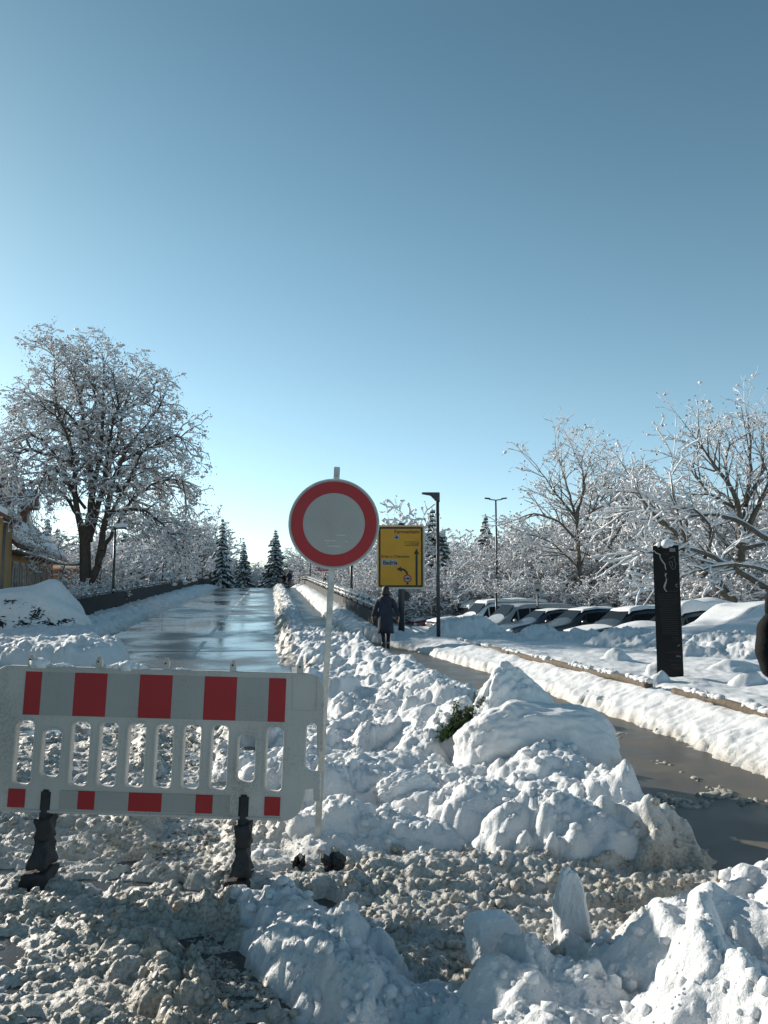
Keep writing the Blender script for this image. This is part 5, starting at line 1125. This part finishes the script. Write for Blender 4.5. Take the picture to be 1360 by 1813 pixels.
    def shell(x0, x1, th, wfac, nm, down=0.0, n=48, ny=22):
        V = []; nY = ny; gx = np.linspace(x0, x1, n); top = []
        for i, x in enumerate(gx):
            tp = prof(x, 3); w2 = prof(x, 5)*wfac; be = prof(x, 2); w1 = prof(x, 4)
            for j in range(nY+1):
                v = -1+2*j/nY; av = abs(v)
                if down > 0:   # drape over the flanks
                    if av < .55: y = v/.55*w2; z = tp+.02
                    else: g = (av-.55)/.45; y = math.copysign(w2+(w1*1.06-w2)*min(1, g*1.4), v); z = tp+.02-(tp-be+down)*g
                else: y = v*w2; z = tp+.022-.02*av
                ex = min(1, min(x-x0, x1-x)/.22); ey = min(1, (1-av)/.18) if down == 0 else 1
                t = th*math.sqrt(max(0, 1-(1-ex)**2))*math.sqrt(max(0, 1-(1-ey)**2))*(1+.30*math.sin(x*2.3+seed)*math.cos(y*3+seed)+.10*math.sin(x*7+y*5))
                ny_ = 0 if down == 0 or av < .55 else math.copysign(1, v)*min(1, (av-.55)/.25)
                V.append((x-(.15*th if x < st_[3][0] else 0), y+ny_*t, z+t*(1-.6*abs(ny_))))
        Q = [(i*(nY+1)+j, (i+1)*(nY+1)+j, (i+1)*(nY+1)+j+1, i*(nY+1)+j+1) for i in range(n-1) for j in range(nY)]
        o = link(nm, mesh_np(nm, V, [Q]), SNOW, e); return o
    if cover: shell(-.03, Lc-.1, cap, 1.06, 'snow_cover', down=.45)
    else:
        if cap: shell(st_[4][0]-.12, st_[-3][0]+.1, cap, .92, 'roof_snow')
        if hood: shell(.10, st_[3][0]+.1, hood, .95, 'bonnet_snow')
    return e
RZ = lambda a: R(a)
BLKP = paint('black_paint', (.012, .013, .015)); GRYP = paint('silver_grey_paint', (.30, .31, .32), .4); DKB = paint('dark_blue_paint', (.03, .038, .055)); WHP = paint('white_paint', (.72, .73, .74), .4); REDP = paint('dark_red_paint', (.25, .02, .03)); GRN = paint('grey_green_paint', (.07, .085, .085))
def pc(px, d, z=-.62): p = P(px, 1060, d); return (p.x, d, z)
# nose of each car, heading measured so that the body recedes to the right
def row(k, z, dx=0): return (7.2-.82*k+dx, 24.0+2.52*k, z-.06)
H18 = R(17)
car('suv', row(1, -.52), H18, 'black estate car with patchy snow on its roof, centre of the parked row', BLKP, .10, .03, 2)
car('hatch', row(2, -.38), H18, 'small dark car with thin roof snow, left of the black estate car', paint('black_paint_dull', (.02, .02, .022), .35), .06, .0, 3)
car('hatch', row(3, -.46), H18, 'small dark blue grey car between the silver van and the small black car', DKB, .02, .0, 4)
car('van', row(4, -.74, .1), H18, 'silver grey passenger van with dark side windows behind the small dark cars', GRYP, .0, .0, 5, cat='van', name='parked_van')
car('van', row(5, -.70), H18, 'white van with snow covered roof and sloping front, left of the silver van', WHP, .12, .10, 6, cat='van', name='parked_van')
car('suv', row(6, -.66), H18, 'dark car with snow covered roof right behind the near street lamp pole', DKB, .22, .08, 7)
car('suv', row(7, -.75, -.1), H18, 'red car with thick snow on roof, farthest left of the parked row', REDP, .25, .12, 8)
car('suv', row(0, -.52), H18, 'grey green car under a thick slab of snow left of the information pillar', GRN, .30, .20, 9)
car('suv', row(-1, -.50), H18, 'car fully buried in smooth snow directly right of the information pillar', GRN, .22, .22, 10, cover=True)
car('suv', row(-2, -.36, -.5), R(20), 'nearest snow buried car at the right edge with a dark mirror showing', GRN, .22, .22, 11, cover=True)
# ------------------------------------------------------------------ house on the left
def window(parent, x, z, w_, h_, fr=TRIM, y=-.02, shut=True):
    f = box('window', (x, y, z), (w_, .08, h_), fr, parent, bevel=.005); box('pane', (x, y-.045, z), (w_-.14, .02, h_-.14), WINDK, f); box('glazing_bar', (x, y-.06, z), (.05, .02, h_-.12), fr, f); return f
def prism(name, pts, y0, y1, m, parent, bevel=0):
    bm = bmesh.new(); f = bm.faces.new([bm.verts.new((p[0], y0, p[1])) for p in pts]); g = bmesh.ops.extrude_face_region(bm, geom=[f]); bmesh.ops.translate(bm, verts=[v for v in g['geom'] if isinstance(v, bmesh.types.BMVert)], vec=(0, y1-y0, 0)); return link(name, bm_mesh(name, bm, bevel=bevel), m, parent)
def house():
    a0 = P(20.6, 959, 35.5); a1 = P(110, 988, 53.0); dv = (a1-a0); dv.z = 0; Lh = dv.length; ang = math.atan2(dv.y, dv.x)
    e = empty('yellow_house', (a0.x, a0.y, -.3), ang, 'yellow house with snowy dormered roof behind the snow mound, left edge', 'house')
    # local x along the facade away from the camera, +y to the left of it (into the house)
    ez = a0.z+.3; ez2 = ez
    W = 9.0; rise = 4.6
    box('wall', (Lh/2+.2, W/2+.45, (ez-.25)/2), (Lh-.6, W-.2, ez-.25), YWALL, e)
    def slab(name, x0, x1, yA, zA, yB, zB, th, m):
        bm = bmesh.new(); n = Vector((0, -(zB-zA), yB-yA)).normalized()*th; q = [(x0, yA, zA), (x1, yA, zA), (x1, yB, zB), (x0, yB, zB)]
        vs0 = [bm.verts.new(p) for p in q]; vs1 = [bm.verts.new(Vector(p)+n) for p in q]
        bm.faces.new(vs0); bm.faces.new(vs1[::-1])
        for k in range(4): bm.faces.new((vs0[k], vs1[k], vs1[(k+1) % 4], vs0[(k+1) % 4]))
        return link(name, bm_mesh(name, bm, bevel=.03), m, e)
    rf = slab('roof', -.3, Lh+.3, -.25, ez-.25, W/2+.45, ez+rise, .16, TILE); slab('roof_back', -.3, Lh+.3, W+1.1, ez-.25, W/2+.45, ez+rise, .16, TILE)
    k = rise+.25; sl_ = k/(W/2+.7)
    s1 = slab('roof_snow', -.3, Lh+.3, .75, ez-.25+sl_*1.0+.17, W/2+.42, ez+rise+.16, .22, SNOW); slab('eave_snow', -.3, Lh+.3, -.28, ez-.06, .50, ez-.06+sl_*.78, .16, SNOW)
    slab('roof_snow', -.3, Lh+.3, W+.8, ez+.1, W/2+.48, ez+rise+.16, .22, SNOW)
    cyl('gutter', (-.3, -.33, ez-.22), (Lh+.3, -.33, ez-.22), .09, GUT, e)
    box('snow_guard', (Lh/2, .62, ez+.30+sl_*.45), (Lh+.2, .05, .20), GUT, e); box('soffit', (Lh/2, .15, ez-.42), (Lh+.3, .75, .10), BWALL, e)
    n = 8
    for i in range(n):
        x = 2.0+i*(Lh-3.0)/(n-1); window(e, x, ez-1.65, 1.05, 1.75, y=.52)
        for sd in (-1, 1): box('shutter', (x+sd*.72, .50, ez-1.65), (.34, .07, 1.75), simple('shutter_paint', (.28, .27, .24), .7), e)
    for i, x in enumerate((3.6, 8.6, 13.8)):
        dn = empty('dormer', (x, 0, 0)); dn.parent = e; z0 = ez+sl_*1.3; hh = 1.75; w_ = 2.0
        y0 = 1.5
        box('dormer_wall', (0, y0+1.3, z0+hh/2), (w_, 2.6, hh), TILE, dn)
        f = box('dormer_window', (0, y0-.03, z0+hh/2+.1), (1.3, .08, 1.15), TRIM, dn); 
        box('dormer_pane', (0, y0-.09, z0+hh/2+.1), (1.1, .03, .95), WINDK, dn)
        prism('dormer_roof', [(-w_/2-.3, z0+hh-.02), (w_/2+.3, z0+hh-.02), (0, z0+hh+.95)], y0-.4, y0+3.6, TILE, dn)
        prism('dormer_snow', [(-w_/2-.36, z0+hh+.0), (-w_/2-.30, z0+hh+.20), (0, z0+hh+1.25), (w_/2+.30, z0+hh+.20), (w_/2+.36, z0+hh+.0), (0, z0+hh+.97)], y0-.45, y0+3.5, SNOW, dn, .05)
    # projecting wing nearest the camera, its corner just inside the frame
    c = P(8, 1000, 34.0); loc = e.matrix_world
    w2 = empty('yellow_wing_house', (P(2, 1000, 33.2).x, 33.2, -.3), R(15.9), 'corner of a taller yellow house wing with dark eaves at the extreme left edge', 'house')
    # local x to the right, y away; body runs left and towards the viewer's left
    H2 = 5.3
    box('wall', (-5.0, 1.15, H2/2), (10, 2.3, H2), YWALL, w2); prism('gable', [(-10, H2), (0, H2), (-5, H2+2.6)], .0, 2.3, YWALL, w2)
    for sd in (-1, 1):
        bm = bmesh.new(); x_e = -5+sd*5.25; q = [(-5, -.5, H2+2.75), (-5, 2.8, H2+2.75), (x_e, 2.8, H2-.25), (x_e, -.5, H2-.25)]
        a = [bm.verts.new(p) for p in q]; b = [bm.verts.new(Vector(p)+Vector((0, 0, .18))) for p in q]; bm.faces.new(a); bm.faces.new(b[::-1])
        for k in range(4): bm.faces.new((a[k], b[k], b[(k+1) % 4], a[(k+1) % 4]))
        link('roof', bm_mesh('roof', bm), TILE, w2)
        bm = bmesh.new(); a = [bm.verts.new(Vector(p)+Vector((0, 0, .19))) for p in q]; b = [bm.verts.new(Vector(p)+Vector((0, 0, .45))) for p in q]; bm.faces.new(a); bm.faces.new(b[::-1])
        for k in range(4): bm.faces.new((a[k], b[k], b[(k+1) % 4], a[(k+1) % 4]))
        link('roof_snow', bm_mesh('roof_snow', bm, bevel=.06), SNOW, w2)
    cyl('downpipe', (.08, -.08, 0), (.08, -.08, H2), .06, GUT, w2)
    for x in (-2.5, -5, -7.5):
        for z in (1.6, 4.0): window(w2, x, z, 1.1, 1.5)
    # low annex behind the tree
    p = P(97, 1010, 56); an = empty('brown_annex', (p.x, 56, -.3), R(-10), 'low brown annex with snow on its roof between the yellow house and the tallest tree', 'building'); hz = p.z+.3
    box('wall', (1.6, 3, hz/2-.15), (5.6, 6, hz-.3), BWALL, an); box('roof', (1.6, 3, hz-.05), (6.2, 6.8, .22), TILE, an); box('roof_snow', (1.6, 3, hz+.26), (6.1, 6.7, .38), SNOW, an, bevel=.12)
    box('door', (2.8, -.03, 1.0), (1.0, .06, 2.0), WINDK, an)
    p = P(250, 1032, 62); ca = empty('carport', (p.x, 62, -.3), R(20), 'low dark shed with a sloping snow covered roof behind the left parapet', 'shed'); hz = p.z+.3
    box('wall', (0, 1.5, hz/2-.2), (2.9, 3, hz-.3), BWALL, ca); box('roof', (0, 1.4, hz-.05), (3.8, 3.8, .20), GUT, ca, rot=Matrix.Rotation(R(13), 3, 'Y')); box('roof_snow', (-.05, 1.4, hz+.20), (3.8, 3.7, .30), SNOW, ca, bevel=.12, rot=Matrix.Rotation(R(13), 3, 'Y')); box('door', (.3, -.03, hz*.35), (.9, .05, hz*.6), WINDK, ca)
    # an unseen house, added below, throws the long shade over the carriageway
house()
def shade_house():
    """plain unseen house, added on the left to shade the near carriageway"""
    e = empty('added_shade_house', (-16.6, 4.7, -.1), R(0), 'unseen plastered house added left of the carriageway to cast shade', 'house')
    box('wall', (0, 0, 3.0), (9, 13.6, 6.0), YWALL, e); prism('gable', [(-4.5, 6.0), (4.5, 6.0), (0, 9.6)], -6.8, 6.8, YWALL, e); prism('roof', [(-5.0, 5.75), (0, 9.75), (5.0, 5.75), (5.0, 6.0), (0, 10.0), (-5.0, 6.0)], -7.1, 7.1, TILE, e); prism('roof_snow', [(-5.0, 6.01), (0, 10.01), (5.0, 6.01), (4.9, 6.3), (0, 10.3), (-4.9, 6.3)], -7.05, 7.05, SNOW, e)
    for y in (-4.6, -1.6, 1.6, 4.6):
        for z in (1.8, 4.5): f = box('window', (4.52, y, z), (.08, 1.1, 1.4), TRIM, e); box('pane', (4.57, y, z), (.02, .96, 1.26), WINDK, f)
shade_house()
for x, y, h_, v, lb in ((-11.6, 12.6, 5.0, 4, 'thin snowy tree added at the corner of the unseen house to dapple light'), (-12.6, 20.5, 3.0, 0, 'unseen snowy tree added left of the snow mound to cast shade'), (-13.4, 17.6, 3.2, 2, 'taller unseen snowy tree added beyond the left edge to cast shade'), (-14.6, 23.4, 3.6, 1, 'unseen snowy tree added beside the yellow house wing to cast shade'), (-13.6, 14.6, 2.2, 3, 'low unseen snowy shrub added beyond the left edge to cast shade')):
    M, H = VAR[v]; put_tree('snowy_tree', M, (x, y, -.1), lb, 'tree', None, x, h_/H, bark=BARK2)  # unseen trees, added to shade the left bank and dapple the near slush
# snow laden bush on the left
def mound():
    c = P(48, 1062, 24.5); e = empty('snow_covered_bush', (c.x, 24.5, .25), 0, 'broad bush bowed under a smooth dome of snow with dark gaps, left of the handrail', 'bush')
    bm = bmesh.new(); bmesh.ops.create_icosphere(bm, subdivisions=6, radius=1); Vv = np.array([v.co[:] for v in bm.verts])
    th = np.arctan2(Vv[:, 1], Vv[:, 0]); n1 = perlin(Vv[:, 0]*1.8+3, Vv[:, 2]*1.8+Vv[:, 1]*1.5, 4); n2 = perlin(Vv[:, 0]*4.5+3, Vv[:, 2]*5+Vv[:, 1]*3, 5); n3_ = perlin(Vv[:, 0]*11, Vv[:, 2]*13+Vv[:, 1]*8, 6)
    low = np.clip(1-Vv[:, 2]*1.6, 0, 1); V2 = Vv*(1+.10*n1+low*(.08*n2+.03*n3_))[:, None]
    pk = np.exp(-((Vv[:, 0]-.38)**2/.035+Vv[:, 1]**2/.10))*np.clip(Vv[:, 2], 0, 1); V2[:, 2] += .20*pk
    V2 = np.sign(V2)*np.abs(V2)**np.array([.9, .9, .82])*np.array([2.0, 1.5, 1.60])
    for v, q in zip(bm.verts, V2): v.co = q
    link('snow_dome', bm_mesh('snow_dome', bm, True), SNOW, e)
    rg = random.Random(9); V = []; Q = []
    for (px, py, w_, n) in ((20, 1064, .30, 40), (70, 1072, .42, 60), (46, 1100, .30, 50), (88, 1102, .30, 40), (10, 1100, .2, 30), (108, 1098, .2, 30), (62, 1085, .25, 25)):
        t = P(px, py, 23.3)-e.location
        for k in range(n):
            a = t+Vector((rg.gauss(0, w_*.5), 0, rg.gauss(0, .06)-.12*rg.random())); rr_ = math.sqrt(max(.02, 1-(a.x/1.95)**2-(max(a.z, 0)/1.62)**2)); a.y = -1.5*rr_*1.02-rg.random()*.10; d_ = Vector((rg.gauss(0, 1), rg.gauss(0, .5)-.3, rg.gauss(0, .5))).normalized()*.10; s_ = d_.cross(Vector((0, 1, 0))).normalized()*.022; b = len(V)
            V += [tuple(a-d_), tuple(a+s_), tuple(a+d_), tuple(a-s_)]; Q.append((b, b+1, b+2, b+3))
    tag(link('bare_twigs', mesh_np('bare_twigs', V, [Q], False), simple('dark_twigs', (.022, .024, .028), .9, var=.4), e), kind='stuff')
mound()
# ------------------------------------------------------------------ people
def skinned(name, pts, edges, m, parent, sub=2):
    """pts: name -> (co, rx, ry)"""
    ks = list(pts); me = bpy.data.meshes.new(name); me.from_pydata([pts[k][0] for k in ks], [(ks.index(a), ks.index(b)) for a, b in edges], []); o = link(name, me, m, parent)
    o.modifiers.new('skin', 'SKIN'); 
    for i, k in enumerate(ks): sv = me.skin_vertices[0].data[i]; sv.radius = (pts[k][1], pts[k][2]); sv.use_root = (i == 0)
    s_ = o.modifiers.new('sub', 'SUBSURF'); s_.levels = s_.render_levels = sub
    dg = bpy.context.evaluated_depsgraph_get(); dg.update(); me2 = bpy.data.meshes.new_from_object(o.evaluated_get(dg)); o.modifiers.clear(); me2.materials.clear(); me2.materials.append(m); o.data = me2
    for p in me2.polygons: p.use_smooth = True
    return o
SKIN = simple('skin', (.42, .24, .17), .55, var=.06); COAT = simple('navy_coat', (.016, .022, .04), .85, var=.35, scale=9, bmp=.6, bdist=.02); TROU = simple('black_trousers', (.012, .012, .015), .85, var=.3); HAIRM = simple('dark_hair', (.02, .014, .012), .6, var=.4, scale=30, bmp=.5); BOOT = simple('black_boots', (.01, .01, .01), .45); PUFF = simple('black_puffer', (.005, .0055, .007), .85, var=.4, scale=5, bmp=.4, bdist=.02, spec=.15)
def lathe_shell(name, rings, m, parent, K=28, wob=0.0):
    """rings: (x, y, z, rx, ry)"""
    V = []; Q = []
    for i, (x, y, z, rx, ry) in enumerate(rings):
        for k in range(K): a = 2*math.pi*k/K; f = 1+wob*math.sin(a*5+z*6)*min(1, i/4); V.append((x+rx*f*math.cos(a), y+ry*f*math.sin(a), z))
    for i in range(len(rings)-1):
        for k in range(K): Q.append((i*K+k, i*K+(k+1) % K, (i+1)*K+(k+1) % K, (i+1)*K+k))
    o = link(name, mesh_np(name, V, [Q]), m, parent); md = o.modifiers.new('t', 'SOLIDIFY'); md.thickness = .012; md.offset = 0; return o
def person(loc, h_, rz_, label, coat, coat_hem=.48, stride=.16, arms=.20, hairlong=True, hood=False, group=None, detail=True):
    """faces +y in its own frame; 1.70 m tall before scaling"""
    e = empty('person', loc, rz_, label, 'person', group); k = h_/1.70; e.scale = (k, k, k)
    p = {'pel': ((0, 0, .92), .13, .10), 'wai': ((0, 0, 1.06), .115, .09), 'che': ((0, .01, 1.25), .145, .10), 'nk0': ((0, .0, 1.40), .07, .065), 'nk': ((0, .01, 1.47), .048, .05), 'hd0': ((0, .025, 1.535), .062, .075), 'hd': ((0, .025, 1.61), .075, .092), 'hd2': ((0, .02, 1.665), .05, .06)}
    ed = [('pel', 'wai'), ('wai', 'che'), ('che', 'nk0'), ('nk0', 'nk'), ('nk', 'hd0'), ('hd0', 'hd'), ('hd', 'hd2')]
    for sd, nm in ((-1, 'l'), (1, 'r')):
        sw = stride*sd
        p['hip'+nm] = ((sd*.085, 0, .86), .085, .09); p['kn'+nm] = ((sd*.08, sw*.5+.03, .48), .055, .058); p['an'+nm] = ((sd*.075, sw, .10), .036, .04); p['ft'+nm] = ((sd*.085, sw+.14, .04), .036, .028)
        p['sh'+nm] = ((sd*.17, 0, 1.37), .058, .058); p['el'+nm] = ((sd*(.17+arms*.55), -sw*.35, 1.12), .043, .043); p['wr'+nm] = ((sd*(.17+arms), -sw*.8+.05, .88), .027, .027)
        p['pa'+nm] = ((sd*(.175+arms), -sw*.8+.065, .82), .034, .020)
        ed += [('pel', 'hip'+nm), ('hip'+nm, 'kn'+nm), ('kn'+nm, 'an'+nm), ('an'+nm, 'ft'+nm), ('nk0', 'sh'+nm), ('sh'+nm, 'el'+nm), ('el'+nm, 'wr'+nm), ('wr'+nm, 'pa'+nm)]
    body = skinned('body', p, ed, SKIN, e)
    for sd, nm in ((-1, 'l'), (1, 'r')):
        w0 = Vector(p['pa'+nm][0])
        if detail:
            for i in range(4):
                b0 = w0+Vector((0, -.024+.016*i, -.03)); ln_ = (.062, .072, .068, .052)[i]; fp = {'a': (tuple(b0+Vector((0, 0, .025))), .009, .009), 'b': (tuple(b0+Vector((-sd*.004, 0, -ln_*.45))), .0085, .0085), 'c': (tuple(b0+Vector((-sd*.016, .002, -ln_*.8))), .008, .008), 'd': (tuple(b0+Vector((-sd*.028, .003, -ln_))), .007, .007)}
                skinned('finger', fp, [('a', 'b'), ('b', 'c'), ('c', 'd')], SKIN, body, 1)
            fp = {'a': (tuple(w0+Vector((0, .02, .01))), .011, .011), 'b': (tuple(w0+Vector((-sd*.008, .042, -.012))), .0095, .0095), 'c': (tuple(w0+Vector((-sd*.014, .05, -.04))), .008, .008)}; skinned('thumb', fp, [('a', 'b'), ('b', 'c')], SKIN, body, 1)
        # sleeve, leg and boot follow the limbs
        sh, el, wr = (Vector(p[q+nm][0]) for q in ('sh', 'el', 'wr'))
        skinned('sleeve', {'a': (tuple(sh+Vector((-sd*.05, 0, .005))), .078, .08), 'b': (tuple(sh+(el-sh)*.3), .078, .078), 'c': (tuple(el), .066, .066), 'd': (tuple(wr+(el-wr)*.04), .052, .052)}, [('a', 'b'), ('b', 'c'), ('c', 'd')], coat, e)
        hp, kn, an, ft = (Vector(p[q+nm][0]) for q in ('hip', 'kn', 'an', 'ft'))
        skinned('trouser_leg', {'a': (tuple(hp), .095, .10), 'b': (tuple(kn), .068, .07), 'c': (tuple(an+Vector((0, 0, .08))), .050, .052)}, [('a', 'b'), ('b', 'c')], TROU, e)
        skinned('boot', {'a': (tuple(an+Vector((0, 0, .16))), .055, .058), 'b': (tuple(an+Vector((0, -.01, -.03))), .048, .05), 'c': (tuple(ft+Vector((0, .03, 0))), .046, .036)}, [('a', 'b'), ('b', 'c')], BOOT, e)
    z0 = coat_hem
    lathe_shell('coat', [(0, .0, z0, .215, .17), (0, 0, z0+.12, .205, .165), (0, 0, .82, .195, .155), (0, 0, .98, .175, .135), (0, 0, 1.10, .170, .13), (0, 0, 1.24, .195, .14), (0, 0, 1.34, .200, .13), (0, 0, 1.395, .165, .115), (0, .0, 1.43, .105, .09), (0, .0, 1.47, .075, .078)], coat, e, wob=.035)
    # face: nose, eyes, ears, mouth
    if detail:
        skinned('nose', {'a': ((0, .105, 1.60), .010, .010), 'b': ((0, .124, 1.573), .013, .012)}, [('a', 'b')], SKIN, body, 1)
        for sd in (-1, 1):
            bm = bmesh.new(); g = bmesh.ops.create_icosphere(bm, subdivisions=2, radius=.011); bmesh.ops.translate(bm, vec=(sd*.03, .102, 1.60), verts=g['verts']); link('eye', bm_mesh('eye', bm, True), SIGNW, body)
            bm = bmesh.new(); g = bmesh.ops.create_icosphere(bm, subdivisions=2, radius=1); bmesh.ops.transform(bm, matrix=Matrix.Translation((sd*.078, .02, 1.59)) @ Matrix.Diagonal((.012, .022, .032, 1)), verts=g['verts']); link('ear', bm_mesh('ear', bm, True), SKIN, body)
        box('mouth', (0, .108, 1.548), (.042, .012, .010), simple('lips', (.35, .12, .1), .5), body, bevel=.004)
    rg = [(0, .005, 1.47 if hairlong else 1.55, .095, .085), (0, -.005, 1.52, .100, .100), (0, .0, 1.58, .098, .110), (0, .005, 1.64, .094, .106), (0, .01, 1.685, .075, .085), (0, .012, 1.71, .042, .05), (0, .012, 1.718, .004, .004)]
    hr = lathe_shell('hood' if hood else 'hair', rg, coat if hood else HAIRM, e, 24, .02)
    return e
px0 = P(683, 1148, 20.5)
person((px0.x, 20.5, float(rz(20.7))*.6+.02), 1.69, R(4), 'person in a long dark navy coat walking away on the footpath below the yellow sign', COAT, .46, .17, .17, True)
far_p = P(510, 1040, 84)
fp_ = st(80, 1.9, float(rz(80))+.02)
person(tuple(st(78, 1.75, float(rz(78))+.02)), 1.75, R(8), 'distant dark figure walking at the top of the footpath, the larger one', COAT, .7, .2, .08, False, group='two distant walkers', detail=False)
person(tuple(st(83, 1.35, float(rz(83))+.02)), 1.6, R(8), 'distant dark figure walking just left of the larger one', PUFF, .75, .15, .08, False, group='two distant walkers', detail=False)
q = P(1398, 1180, 8.9)
person((q.x, 8.9, gz(q.x, 8.9)-.02), 1.72, R(-70), 'person in a black puffer coat cut off by the right edge of the photo', PUFF, .62, .10, .17, False)
bm = bmesh.new(); bmesh.ops.create_icosphere(bm, subdivisions=5, radius=1)
for v in bm.verts:
    x, y, z = v.co; v.co = Vector((.17*math.copysign(abs(x)**.8, x)*(1.0-.22*max(0, z)), .14*math.copysign(abs(y)**.8, y), .36*math.copysign(abs(z)**.85, z)-.02*x))+Vector((.008*math.sin(z*9), 0, 0))
pk = P(1364, 1146, 8.7); bp = link('shoulder_bag', bm_mesh('shoulder_bag', bm, True), PUFF); bp.location = (pk.x+.03, 8.72, pk.z+.01); tag(bp, 'rounded black padded bag carried by the person at the right edge', 'bag')
bpy.context.view_layer.update()
